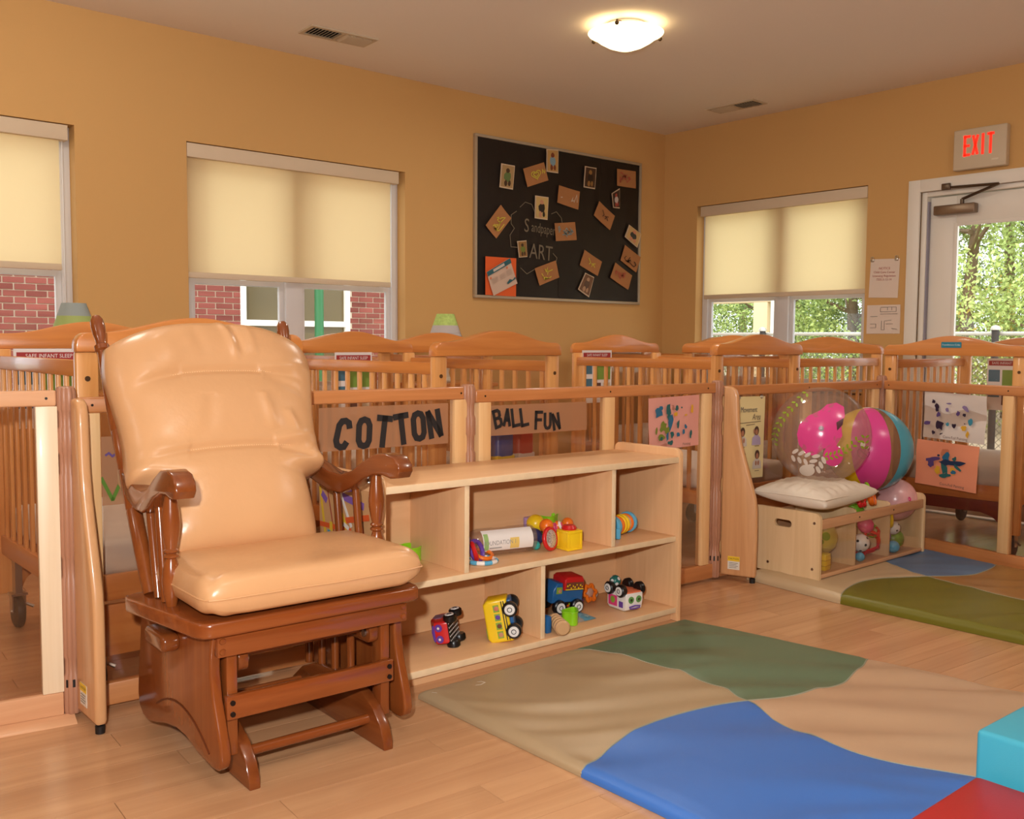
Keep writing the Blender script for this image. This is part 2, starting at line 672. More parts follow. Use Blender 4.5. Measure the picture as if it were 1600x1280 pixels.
# ------------------------------------------------------------------ windows, blinds
def window(name, loc, rotz, w, z0, z1, mull, blabel, bz, vx0, vx1, fx0, fx1, zs, wb=1):
    """local x along the wall, local y outwards"""
    win = struct(name, None, None, loc, rotz)
    f = B()
    y0, y1 = .085, .16
    box(f, 0, .05, y0, y1, z0, z1, .003); box(f, w - .05, w, y0, y1, z0, z1, .003)
    box(f, .05, w - .05, y0, y1, z1 - .05, z1, .003); box(f, .05, w - .05, y0, y1, z0, z0 + .05, .003)
    box(f, mull - .055, mull + .055, y0 - .01, y1, z0 + .05, z1 - .05, .004)
    obj('window_frame', f, M_GREYF, win)
    s = B(); box(s, -.0, w, 0, .085, z0 - .02, z0 - .001, .003); obj('window_sill', s, M_WHITE, win)
    for a, b in ((.05, mull - .055), (mull + .055, w - .05)):
        for lo, hi, dy in ((z0 + .05, zs, 0), (zs - .03, z1 - .05, .026)):
            q = B()
            t = .028
            ya, yb = y0 + .018 + dy, y0 + .042 + dy
            box(q, a, a + t, ya, yb, lo, hi); box(q, b - t, b, ya, yb, lo, hi)
            box(q, a + t, b - t, ya, yb, lo, lo + t); box(q, a + t, b - t, ya, yb, hi - t, hi)
            sa = obj('sash', q, M_GREYF, win)
            p = B(); box(p, a + t, b - t, ya + .01, ya + .014, lo + t, hi - t)
            obj('pane', p, M_GLASS, sa, False)
    bl = thing('roller_blind', blabel, 'blind', loc, rotz, 'roller blinds in the window openings')
    v = B(); box(v, vx0, vx1, .004, .07, bz[0], bz[1], .002); obj('valance', v, M_VAL, bl)
    g = B()
    n = 14
    ro = [[g.verts.new((fx0 + (fx1 - fx0) * i / n, .036 + .0015 * sin(i * 1.3), z)) for i in range(n + 1)] for z in (bz[2], bz[0] + .01)]
    for i in range(n):
        g.faces.new((ro[0][i], ro[0][i + 1], ro[1][i + 1], ro[1][i]))
    obj('blind_fabric', g, M_BLIND, bl)
    h = B(); box(h, fx0, fx1, .028, .044, bz[2] - .028, bz[2] + .004, .004); obj('bottom_bar', h, M_VAL, bl)
    c = B(); cyl(c, (fx1 + .02, .05, bz[0]), (fx1 + .02, .05, z0 + .3), .003, 6); obj('pull_cord', c, M_GREYF, bl)
    return win

window('window_1', (.16, YB, 0), 0, 1.43, .75, 2.155, .69, 'cream roller blind cut by the photo edge beside the lamp with the grey top', (2.075, 2.15, 1.455), .01, 1.40, .02, 1.365, 1.43)
window('window_2', (2.17, YB, 0), 0, 1.43, .75, 2.155, .68, 'cream roller blind half lowered above the rocking chair', (2.075, 2.15, 1.45), .004, 1.385, .004, 1.34, 1.425)
window('window_3', (XR, 4.905, 0), -90, 1.435, .75, 2.14, .735, 'cream roller blind half lowered between the bulletin board wall and the door', (2.06, 2.135, 1.45), .03, 1.43, .055, 1.425, 1.43)

# ------------------------------------------------------------------ door
dr = struct('door_1', None, None, (XR, 3.10, 0), -90)   # local x runs towards the camera, local y outwards
c = B()
box(c, -.078, 0, -.018, .012, 0, 2.128, .003); box(c, 1.0, 1.078, -.018, .012, 0, 2.128, .003)
box(c, 0, 1.0, -.018, .012, 2.05, 2.128, .003)
obj('door_casing', c, M_DOORP, dr)
c = B()
box(c, 0, .035, .012, .2, 0, 2.05, .002); box(c, .965, 1.0, .012, .2, 0, 2.05, .002); box(c, .035, .965, .012, .2, 2.02, 2.05, .002)
obj('door_frame', c, M_DOORP, dr)
c = B()
box(c, .042, .21, .05, .094, .012, 2.015, .003); box(c, .79, .958, .05, .094, .012, 2.015, .003)
box(c, .21, .79, .05, .094, 1.835, 2.015, .003); box(c, .21, .79, .05, .094, .012, .13, .003)
box(c, .198, .222, .042, .05, .12, 1.845, .002); box(c, .778, .802, .042, .05, .12, 1.845, .002)
box(c, .222, .778, .042, .05, 1.823, 1.845, .002); box(c, .222, .778, .042, .05, .12, .142, .002)
leaf = obj('door_leaf', c, M_DOORP, dr)
c = B(); box(c, .21, .79, .068, .074, .13, 1.835); obj('door_glass', c, M_GLASS, leaf, False)
c = B(); box(c, .033, .043, .02, .05, .02, 1.99, .002); obj('weather_strip', c, mat('weather strip', (150, 146, 160), .6), dr)
c = B(); cyl(c, (.87, .05, 1.0), (.87, -.02, 1.0), .012); cyl(c, (.87, -.02, 1.0), (.77, -.02, 1.0), .011); obj('door_handle', c, M_STEEL, leaf)
cl = thing('door_closer', 'bronze grey hydraulic door closer above the glass of the white exit door', 'door closer', (XR, 3.10, 0), -90)
c = B(); box(c, .085, .345, -.01, .05, 1.895, 1.955, .008); obj('closer_body', c, mat('bronze metal', (132, 112, 92), .35, metal=.7), cl)
c = B(); cyl(c, (.255, .02, 1.955), (.255, .02, 1.985), .012)
tube(c, [(.255, .02, 1.985), (.50, -.045, 2.045)], .009, 8); tube(c, [(.50, -.045, 2.045), (.17, -.02, 2.06)], .008, 8)
box(c, .145, .20, -.035, -.018, 2.045, 2.085, .004)
obj('closer_arm', c, mat('bronze metal dark', (96, 80, 64), .35, metal=.7), cl)

# exit sign
ex = thing('exit_sign', 'white box exit sign with glowing red letters over the door', 'sign', (XR, 2.878, 0), -90)
c = B(); box(c, 0, .318, -.055, 0, 2.15, 2.395, .008, seg=3); obj('housing', c, mat('exit sign plastic', (206, 188, 160), .5), ex)
c = B()
for ch, x in zip('EXIT', (.085, .135, .180, .226)):
    glyph(c, ch, .042 if ch != 'I' else .02, .125, .0155, T(x, -.0562, 2.292) @ UP)
obj('lettering', c, mat('glowing red', (255, 40, 20), .5, emit=(255, 42, 22), estr=1.0), ex, False)
c = B(); box(c, .235, .275, -.0565, -.055, 2.188, 2.198); obj('test_tag', c, mat('tag', (222, 208, 184), .5), ex, False)

# notices beside the door
def notice(name, label, yc, zc, w, h, lines, mcol, rot=0):
    t = thing(name, label, 'notice', (XR - .004, yc, zc), -90)
    s = B(); sheet(s, w, h, UP @ RZ(rot), 6, 6, .003, yc); obj('paper', s, mcol, t)
    s = B()
    for (txt, x, z, size) in lines:
        text(s, txt, size, T(0, -.0025, 0) @ UP @ RZ(rot) @ T(x, z, 0))
    return t, s

M_PAPER = mat('printer paper', (226, 208, 192), .8)
t, s = notice('notice', 'white typed notice hanging from two clips beside the door', 3.333, 1.515, .205, .255,
              [('NOTICE', 0, .065, .022), ('Child Care Center', 0, .04, .02), ('Licensing Regulation', 0, .016, .02), ('7255.5-12-14', 0, -.008, .02)], M_PAPER, -2)
obj('printed_lines', s, mat('red ink', (176, 96, 84), .8), t, False)
for x in (-.085, .085):
    c = B(); torus(c, .009, .0025, 12, 6, T(x, -.006, .135) @ RX(90)); box(c, x - .011, x + .011, -.008, 0, .112, .128, .002)
    obj('binder_clip', c, M_STEEL, t)
t, s = notice('floor_plan', 'white line drawn floor plan sheet below the typed notice', 3.33, 1.245, .235, .19, [], M_PAPER, 0)
Mq = T(0, -.003, 0) @ UP
for a in ([(-.02, .075), (-.02, .05), (.09, .05), (.09, .08), (-.02, .08)], [(-.09, .02), (-.04, .02)], [(-.02, .035), (.10, .035)], [(-.01, -.01), (-.01, -.07), (.01, -.07), (.01, -.012), (.06, -.005)],
          [(-.09, -.03), (-.05, -.03), (-.05, -.055), (-.09, -.055)], [(.02, -.03), (.07, -.03)], [(.06, -.06), (.10, -.065)], [(.03, .06), (.03, .08)], [(.06, .06), (.06, .08)]):
    stroke(s, a, .0022, Mq)
obj('plan_lines', s, mat('grey ink', (120, 108, 100), .8), t, False)

# ------------------------------------------------------------------ ceiling light and vents
lt = thing('ceiling_light', 'frosted glass bowl ceiling light glowing on the ceiling', 'ceiling light', (3.86, 3.59, ZC))
c = B(); lathe(c, [(.10, 0), (.115, -.012), (.115, -.028), (.0, -.028)][::-1], 28); obj('canopy', c, M_WHITE, lt)
c = B(); lathe(c, [(0, -.132), (.05, -.127), (.10, -.108), (.14, -.085), (.17, -.062), (.195, -.050), (.198, -.046), (.19, -.046), (.165, -.055), (.13, -.075), (.09, -.098), (.0, -.12)], 40)
obj('glass_bowl', c, mat('lit frosted glass', (255, 240, 210), .3, emit=(255, 232, 180), estr=3.2), lt)
for a in (-150, -20, 100):
    c = B(); tube(c, [(.115 * cos(radians(a)), .115 * sin(radians(a)), -.02), (.2 * cos(radians(a)), .2 * sin(radians(a)), -.038), (.203 * cos(radians(a)), .203 * sin(radians(a)), -.055)], .006, 8)
    ball(c, (.203 * cos(radians(a)), .203 * sin(radians(a)), -.052), .011, 10, 8)
    obj('clip', c, mat('brass clip', (90, 70, 44), .4, metal=.6), lt)

def vent(label, cx, cy, L, Wd, rotz):
    t = thing('ceiling_vent', label, 'vent', (cx, cy, ZC), rotz, 'slatted ceiling vents')
    mv = mat('vent enamel', (196, 178, 152), .6)
    f = B()
    a, b, e = L / 2, Wd / 2, .022
    for q in ((-a, a, -b, -b + e), (-a, a, b - e, b), (-a, -a + e, -b + e, b - e), (a - e, a, -b + e, b - e), (-.008, .008, -b + e, b - e)):
        box(f, *q, -.008, 0)
    obj('vent_frame', f, mv, t, False)
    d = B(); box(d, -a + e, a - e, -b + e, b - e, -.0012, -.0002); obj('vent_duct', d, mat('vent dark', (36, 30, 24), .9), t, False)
    n = 8
    for side in (-1, 1):
        for i in range(n):
            x = side * (.016 + (a - e - .02) * (i + .5) / n)
            s = B(); box(s, -.0105, .0105, -b + e, b - e, -.0007, .0007, M=T(x, 0, -.009) @ RY(38 * side))
            obj('vent_slat', s, mv, t, False)
    return t
vent('slatted ceiling vent above the window behind the rocking chair', 2.835, 4.76, .40, .17, -3)
vent('slatted ceiling vent near the corner beside the door wall', 5.735, 4.275, .40, .17, 91)

# ------------------------------------------------------------------ bulletin board
bd = thing('bulletin_board', 'large black paper covered bulletin board with a grey frame on the ochre wall', 'bulletin board', (0, YB, 0))
f = B()
x0, x1, z0, z1, e = 4.150, 5.812, 1.378, 2.476, .02
for q in ((x0, x1, z0, z0 + e), (x0, x1, z1 - e, z1), (x0, x0 + e, z0 + e, z1 - e), (x1 - e, x1, z0 + e, z1 - e)):
    box(f, q[0], q[1], -.028, 0, q[2], q[3], .003)
obj('frame', f, mat('board frame', (176, 160, 136), .4, metal=.2), bd)
M_BLKP = mat('black backing paper', (30, 22, 17), .55, .35, bump=(9, .25))
xs = [x0 + e, 4.56, 4.943, 5.363, x1 - e]
for i in range(4):
    p = B()
    n = 10
    a, b = xs[i] - .004, xs[i + 1] + .004
    g = [[p.verts.new((a + (b - a) * k / n, -.014 - .006 * sin(pi * k / n) - .004 * noise.noise(Vector((a + k * .3, j * .5, 2))), z0 + e + (z1 - z0 - 2 * e) * j / 10)) for k in range(n + 1)] for j in range(11)]
    for j in range(10):
        for k in range(n):
            p.faces.new((g[j][k], g[j][k + 1], g[j + 1][k + 1], g[j + 1][k]))
    obj('paper_panel', p, M_BLKP, bd)
M_CHALK = mat('pale chalk', (118, 106, 88), .9)
for x, z, sz, tx in ((4.615, 1.895, .135, 'S'), (4.775, 1.885, .10, 'andpaper'), (4.755, 1.715, .15, 'ART')):
    c = B(); text(c, tx, sz, T(x, -.0262, z) @ UP @ RZ(-3), xs=.62 if tx == 'andpaper' else .8); obj('chalk_lettering', c, M_CHALK, bd, False)
for a in ([(4.52, 1.99), (4.47, 1.96), (4.47, 1.90), (4.50, 1.87), (4.46, 1.82), (4.47, 1.74), (4.53, 1.74)], [(4.55, 2.02), (4.60, 2.06), (4.66, 2.05), (4.69, 2.0)], [(4.85, 2.0), (4.90, 2.02), (4.95, 1.98), (4.96, 1.94)],
          [(4.87, 1.72), (4.91, 1.69), (4.89, 1.62), (4.83, 1.62), (4.78, 1.57), (4.70, 1.60), (4.62, 1.56), (4.56, 1.60)]):
    c = B(); stroke(c, a, .005, T(0, -.0262, 0) @ UP); obj('chalk_cloud_line', c, M_CHALK, bd, False)

CARD = mat('kraft card', (170, 116, 70), .85, var=.05)
CHK = {'y': mat('yellow chalk', (206, 190, 70), .9), 'w': mat('white chalk', (196, 180, 160), .9), 'b': mat('blue chalk', (130, 150, 150), .9), 'r': mat('red chalk', (176, 84, 66), .9), 'd': mat('dark chalk', (80, 52, 36), .9)}

def quadcard(name, label, cat, q, m, layer, group=None):
    """a card pinned on the board: corners in wall x,z"""
    cx, cz = sum(p[0] for p in q) / 4, sum(p[1] for p in q) / 4
    y = YB - .0275 - .002 * layer
    t = thing(name, label, cat, (cx, y, cz), 0, group)
    b = B()
    n = 5
    Q = [Vector((p[0] - cx, 0, p[1] - cz)) for p in q]
    fn = lambda u, v: Q[3] * (1 - u) * (1 - v) + Q[2] * u * (1 - v) + Q[1] * u * v + Q[0] * (1 - u) * v
    g = [[None] * (n + 1) for _ in range(n + 1)]
    for j in range(n + 1):
        for i in range(n + 1):
            w = fn(i / n, j / n)
            w.y = -.006 * abs(2 * i / n - 1) ** 2 * (.4 + .6 * abs(noise.noise(Vector((cx * 7, j * .4, i * .4)))))
            g[j][i] = b.verts.new(w)
    for j in range(n):
        for i in range(n):
            b.faces.new((g[j][i], g[j][i + 1], g[j + 1][i + 1], g[j + 1][i]))
    obj('card', b, m, t)
    return t, lambda u, v: fn(u, v) + Vector((0, -.0075, 0))

CARDS = [
    ('kraft card with a yellow chalk heart on the bulletin board', [(4.571, 2.287), (4.769, 2.356), (4.814, 2.234), (4.614, 2.165)], 'y', 'heart'),
    ('kraft card with pale yellow chalk at its end, right of the chalk heart card', [(4.918, 2.211), (5.131, 2.187), (5.115, 2.054), (4.902, 2.086)], 'w', 'end'),
    ('steeply tilted kraft card with yellow scribbles at the board side nearest the window', [(4.37, 2.02), (4.467, 1.936), (4.332, 1.787), (4.236, 1.869)], 'y', 'scr'),
    ('level kraft card with blue grey chalk in the middle of the board', [(4.877, 1.936), (5.084, 1.962), (5.103, 1.832), (4.893, 1.809)], 'b', 'scr'),
    ('tilted kraft card with a dark line below the narrow photo', [(5.334, 2.139), (5.507, 2.043), (5.455, 1.931), (5.278, 2.028)], 'd', 'line'),
    ('level kraft card with faint red chalk in the top corner of the board', [(5.523, 2.4), (5.734, 2.405), (5.737, 2.274), (5.526, 2.273)], 'r', 'scr'),
    ('kraft card with yellow and blue zigzags next to the orange sheet', [(4.688, 1.602), (4.892, 1.67), (4.931, 1.55), (4.736, 1.482)], 'y', 'zig'),
    ('kraft card with a few faint yellow strokes above the wrinkled photo', [(5.185, 1.767), (5.373, 1.689), (5.328, 1.58), (5.136, 1.65)], 'y', 'line'),
    ('kraft card with red and dark scribbles overlapping the board frame', [(5.624, 1.833), (5.807, 1.749), (5.757, 1.627), (5.576, 1.712)], 'd', 'zig'),
    ('kraft card with pale red scribbles lowest in the corner of the board', [(5.518, 1.692), (5.709, 1.602), (5.665, 1.489), (5.462, 1.575)], 'r', 'zig'),
]
for i, (lb, q, col, kind) in enumerate(CARDS):
    t, fn = quadcard('art_card', lb, 'card', q, CARD, 2 if i == 9 else 1, 'kraft art cards pinned on the board')
    random.seed(40 + i)
    b = B()
    if kind == 'heart':
        pl = [[(.5 + .0 + .22 * (16 * sin(a) ** 3) / 16, .5 + .25 * (13 * cos(a) - 5 * cos(2 * a) - 2 * cos(3 * a) - cos(4 * a)) / 16) for a in [2 * pi * k / 22 for k in range(23)]]]
        pl.append([(.5 + (p[0] - .5) * .55, .5 + (p[1] - .5) * .55) for p in pl[0]]); pl.append([(.78, .45), (.84, .65), (.88, .45), (.95, .6)])
    elif kind == 'end':
        pl = [[(.62, .3), (.68, .55), (.66, .35), (.75, .4)], [(.75, .3), (.85, .75), (.9, .35)], [(.12, .35), (.2, .38)]]
    elif kind == 'line':
        pl = [[(.3, .7), (.45, .5), (.4, .35)], [(.5, .45), (.7, .6)], [(.55, .3), (.6, .5), (.72, .35)]]
    else:
        pl = []
        for k in range(4 if kind == 'scr' else 3):
            x, y = random.uniform(.2, .5), random.uniform(.3, .6)
            a = []
            for s in range(8):
                a.append((x, y)); x = min(.85, max(.15, x + random.uniform(-.12, .2))); y = min(.8, max(.2, y + random.uniform(-.25, .25)))
            pl.append(a)
    for a in pl:
        pp = [fn(*p) for p in a]
        pts = [(p.x, p.z) for p in pp]
        stroke(b, pts, .0065, T(0, -.0072, 0) @ UP, th=.0004)
    obj('chalk_marks', b, CHK[col], t, False)

PHOTO_W = mat('photo border', (214, 190, 160), .5)
PHOTOS = [
    ('scallop edged photo of a figure in green on the window side of the board', [(4.372, 2.301), (4.497, 2.299), (4.48, 2.133), (4.356, 2.137)], [(170, 140, 96), (96, 120, 70), (70, 50, 36)]),
    ('scallop edged photo of a figure in blue at the top of the board', [(4.787, 2.452), (4.904, 2.46), (4.906, 2.293), (4.789, 2.292)], [(190, 150, 90), (130, 160, 176), (120, 60, 40)]),
    ('scallop edged photo of a baby in dark clothes at a tray in the board centre', [(4.686, 2.115), (4.816, 2.115), (4.808, 1.953), (4.683, 1.955)], [(200, 170, 110), (34, 30, 30), (196, 140, 110)]),
    ('dark scallop edged photo between the heart card and the top corner card', [(5.178, 2.379), (5.301, 2.379), (5.288, 2.221), (5.165, 2.223)], [(66, 44, 32), (40, 30, 26), (150, 110, 60)]),
    ('narrow cut out photo of a figure in white and red', [(5.466, 2.208), (5.556, 2.257), (5.559, 2.104), (5.485, 2.103)], [(60, 40, 34), (190, 180, 176), (170, 70, 60)]),
    ('tilted scallop edged photo of a baby in black at the board edge by the corner', [(5.663, 1.991), (5.806, 1.93), (5.761, 1.819), (5.614, 1.894)], [(196, 160, 104), (24, 22, 24), (200, 130, 100)]),
    ('small scallop edged photo left of the chalk word art', [(4.52, 1.782), (4.608, 1.794), (4.619, 1.679), (4.538, 1.669)], [(150, 110, 60), (110, 124, 50), (70, 46, 30)]),
    ('wrinkled tilted scallop edged photo low on the board', [(5.195, 1.598), (5.291, 1.569), (5.238, 1.416), (5.119, 1.472)], [(110, 70, 44), (80, 46, 32), (170, 130, 100)]),
]
for i, (lb, q, cs) in enumerate(PHOTOS):
    t, fn = quadcard('photo_print', lb, 'photo', q, PHOTO_W, 3 if i in (1, 5) else 1, 'photo prints pinned on the board')
    random.seed(80 + i)
    ms = [mat('photo ink %d%d' % (i, k), c, .4) for k, c in enumerate(cs)]
    b = B()
    def bq(u0, u1, v0, v1, mi, z):
        poly(b, [fn(u, v) + Vector((0, z, 0)) for u, v in ((u0, v0), (u1, v0), (u1, v1), (u0, v1))], mi)
    bq(.07, .93, .05, .95, 0, 0)
    def bl(u, v, ru, rv, mi, z, n=9):
        poly(b, [fn(u + ru * cos(2 * pi * k / n) * random.uniform(.85, 1.1), v + rv * sin(2 * pi * k / n) * random.uniform(.85, 1.1)) + Vector((0, z, 0)) for k in range(n)], mi)
    bl(.5, .48, .26, .22, 1, -.0004)
    bl(.48, .74, .15, .11, 2, -.0008)
    bl(.40, .2, .12, .14, 2, -.0008)
    bl(.66, .22, .10, .13, 2 if i != 2 else 1, -.0008)
    obj('photo_image', b, ms, t, False)
t, fn = quadcard('orange_sheet', 'orange construction paper sheet with cut corners on the bulletin board', 'paper', [(4.236, 1.66), (4.514, 1.663), (4.514, 1.397), (4.236, 1.399)], mat('orange paper', (226, 96, 40), .8), 1)
t, fn = quadcard('newsletter', 'tilted white newsletter with a teal heading over the orange sheet', 'paper', [(4.238, 1.552), (4.445, 1.659), (4.518, 1.488), (4.300, 1.394)], mat('newsletter paper', (208, 180, 160), .8), 6)
b = B()
poly(b, [fn(*p) for p in ((.0, .82), (1, .82), (1, 1), (0, 1))], 0)
poly(b, [fn(*p) + Vector((0, -.0005, 0)) for p in ((.25, .86), (.72, .86), (.72, .96), (.25, .96))], 1)
for (u, v) in ((.08, .70), (.78, .74)):
    poly(b, [fn(u + .04 * cos(k), v + .05 * sin(k)) for k in range(6)], 2)
poly(b, [fn(*p) for p in ((.62, .22), (.75, .3), (.85, .22), (.98, .28), (.98, .2), (.62, .15))], 0)
for k in range(5):
    for u0, u1 in ((.08, .34), (.42, .64), (.7, .92)):
        v = .62 - .045 * k
        poly(b, [fn(*p) for p in ((u0, v), (u1, v), (u1, v + .012), (u0, v + .012))], 3)
obj('printing', b, [mat('teal print', (50, 96, 104), .8), mat('pale print', (200, 190, 180), .8), mat('coral print', (214, 120, 84), .8), mat('grey print', (168, 146, 130), .8)], t, False)

# ------------------------------------------------------------------ cribs
M_BOLT = mat('crib bolt', (120, 96, 70), .3, metal=.8)

def make_crib(label):
    t = thing('crib', label, 'crib', (0, 0, 0), 0, 'wooden evacuation cribs behind the gate')
    hw = .367
    for ys, sg in ((0, 1), (1.0, -1)):
        o = []
        n = 24
        for i in range(n + 1):
            x = -hw + .036 + (2 * hw - .072) * i / n
            o.append((x, 1.078 + .048 * .5 * (1 + cos(pi * min(1, abs(x) / .31)))))
        arcL = [(-hw + .036 - .036 * sin(radians(a)), 1.042 + .036 * cos(radians(a))) for a in (22, 45, 68, 90)]
        arcR = [(-p[0], p[1]) for p in arcL]
        pts = [(-hw, 1.022), (hw, 1.022)] + list(reversed(arcR)) + list(reversed(o)) + arcL
        b = B(); prism(b, pts, ys - .012, ys + .036 * (1 if sg > 0 else .33), 'xz', .005)
        hb = obj('headboard', b, PINE_X, t)
        for s in (-1, 1):
            a, c = sorted((s * (hw - .066), s * (hw - .002)))
            b = B(); box(b, a, c, min(ys, ys + .03 * sg), max(ys, ys + .03 * sg), .125, 1.022, .006)
            p = obj('post', b, PINE_Z, t)
            b = B(); cyl(b, (s * (hw - .033), ys - .003 * sg, .945), (s * (hw - .033), ys + .004 * sg, .945), .008, 10)
            obj('bolt', b, M_BOLT, p)
        ym = ys + .014 * sg
        b = B(); box(b, -hw + .0665, hw - .0665, ym - .002, ym + .002, .36, 1.022); obj('clear_panel', b, M_ACR2, t, False)
        b = B(); box(b, -hw + .0667, hw - .0667, ym - .010, ym + .010, .285, .362, .003); obj('end_rail', b, PINE_X, t)
        pts = [(-hw + .0667, .125), (-.29, .125), (-.27, .17), (-.23, .205), (-.17, .222), (.17, .222), (.23, .205), (.27, .17), (.29, .125), (hw - .0667, .125), (hw - .0667, .284), (-hw + .0667, .284)]
        b = B(); prism(b, pts, ym - .009, ym + .009, 'xz', .002); obj('skirt', b, PINE_X, t)
    sb = B(); box(sb, -.0068, .0068, -.0115, .0115, .335, .97, .0045)
    first = None
    for s in (-1, 1):
        b = B(); box(b, s * .345 - .011, s * .345 + .011, .031, .969, .950, .998, .005); obj('side_rail', b, PINE_Y, t)
        b = B(); box(b, s * .345 - .011, s * .345 + .011, .031, .969, .275, .345, .004); obj('bottom_rail', b, PINE_Y, t)
        for i in range(11):
            if first is None:
                first = obj('slat', sb, PINE_Z, t); o = first
            else:
                o = first.copy(); COL.objects.link(o); o.parent = t
            o.location = (s * .345, .5 + (i - 5) * .0835, 0)
    b = B(); box(b, -.325, .325, .045, .955, .30, .345, .003); obj('mattress_board', b, PINE_X, t)
    b = B(); box(b, -.322, .322, .05, .95, .346, .455, .03, seg=4); obj('mattress', b, M_SHEET, t)
    for x in (-.31, .31):
        for y in (.055, .945):
            b = B(); box(b, x - .028, x + .028, y - .03, y + .03, .122, .13); box(b, x - .024, x - .019, y - .02, y + .02, .06, .123); box(b, x + .019, x + .024, y - .02, y + .02, .06, .123)
            box(b, x - .012, x + .012, y - .022, y + .022, .128, .30)
            cyl(b, (x - .026, y, .062), (x + .026, y, .062), .007, 8); tube(b, [(x + .02, y, .09), (x + .05, y - .02, .075)], .006, 6)
            c = obj('caster', b, M_STEEL, t)
            b = B(); lathe(b, [(.0, -.016), (.05, -.016), (.058, -.012), (.061, 0), (.058, .012), (.05, .016), (0, .016)], 20, T(x, y, .061) @ RY(90)); obj('wheel', b, M_BLACK, c)
    return t

cribA = make_crib('pine crib directly behind the tan rocking chair')
cribA.location = (1.262, 2.99, 0)
cribC = dup(cribA, (2.60, 3.09, 0), 5.5, 'pine crib with its clear end above the ball fun sign')
cribE = dup(cribA, (4.21, 2.955, 0), 0, 'pine crib behind the movement area poster')
cribF = dup(cribA, (5.60, 3.41, 0), 90, 'pine crib standing sideways under the window by the door')
cribG = dup(cribA, (5.065, 2.372, 0), -88, 'pine crib with a blue sticker on its headboard by the exit door')
cribJ = dup(cribA, (3.06, 4.14, 0), 0, 'pine crib in the second row under the bulletin board edge')
cribK = dup(cribA, (5.50, 4.18, 0), 0, 'pine crib far in the corner beside the window')
cribA.scale = (1, 1, 1.02)
for ch in cribA.children:
    if ch.name.startswith('skirt') and ch.location.y < .5 and min(v.co.y for v in ch.data.vertices) < .5:
        b = B(); box(b, -.30, .30, .006, .023, .118, .272, .003)
        ch.data = ch.data.copy(); b.to_mesh(ch.data); b.free(); ch.data.shade_smooth(); ch.data.set_sharp_from_angle(angle=radians(38))
M_REDW = mat('dark red skirt', (110, 26, 22), .4)
for ch in cribG.children:
    if ch.name.startswith('skirt'):
        ch.data = ch.data.copy(); ch.data.materials[0] = M_REDW; ch['label'] = 'dark red skirt board'
st = thing('crib_sticker', 'small teal name sticker on the crib headboard by the door', 'sticker', (5.065, 2.372, 0), -88)
b = B(); prism(b, rrect(-.052, .052, 1.064, 1.094, .004, 3), -.0142, -.0124, 'xz'); obj('sticker', b, mat('teal sticker', (40, 128, 150), .4), st, False)
b = B(); text(b, 'Foundations Cribs', .0125, T(0, -.0147, 1.079) @ UP); obj('sticker_text', b, mat('sticker ink', (220, 232, 236), .5), st, False)

# safe sleep posters on the far ends of the cribs
M_RED = mat('poster red', (158, 44, 44), .6)
PM = [mat('poster white', (226, 218, 214), .6), M_RED, mat('poster green', (120, 150, 60), .6), mat('poster blue', (70, 110, 130), .6), mat('poster photo', (96, 60, 50), .6), mat('poster cream', (210, 190, 160), .6)]

def crib_poster(crib, label, dx, w=.24, h=.32, zc=.88):
    Mw = T(*crib.location) @ Matrix.Rotation(crib.rotation_euler.z, 4, 'Z')
    p = Mw @ Vector((dx, .972, 0))
    t = thing('sleep_poster', label, 'poster', (p.x, p.y, 0), math.degrees(crib.rotation_euler.z), 'sleep posters on the crib ends')
    b = B(); box(b, -w / 2, w / 2, -.001, .0, zc - h / 2, zc + h / 2); pap = obj('poster_sheet', b, PM[0], t, False)
    b = B()
    q = lambda x0, x1, z0, z1, mi, y=-.0016: poly(b, [(x0, y, z0), (x1, y, z0), (x1, y, z1), (x0, y, z1)], mi)
    q(-w * .46, w * .46, zc + h * .36, zc + h * .455, 1)
    q(-w * .46, -w * .16, zc + h * .05, zc + h * .28, 3); q(-w * .1, w * .46, zc - h * .06, zc + h * .28, 2)
    q(-w * .46, -w * .16, zc - h * .25, zc - h * .04, 3); q(-w * .1, w * .14, zc - h * .40, zc - h * .12, 4); q(w * .2, w * .46, zc - h * .40, zc - h * .12, 5)
    text(b, 'SAFE INFANT SLEEP', .021, T(0, -.0022, zc + h * .407) @ UP, mi=0, xs=.92)
    obj('poster_print', b, PM, t, False)
crib_poster(cribA, 'safe infant sleep poster on the far end of the crib behind the chair', -.17, .25, .30, .893)
crib_poster(cribC, 'safe infant sleep poster on the far end of the ball fun crib', -.02, .22, .30, .875)
crib_poster(cribE, 'safe infant sleep poster on the far end of the movement area crib', -.19, .24, .30, .885)
crib_poster(cribG, 'safe infant sleep poster on the far end of the crib by the exit door', -.09, .22, .31, .845)

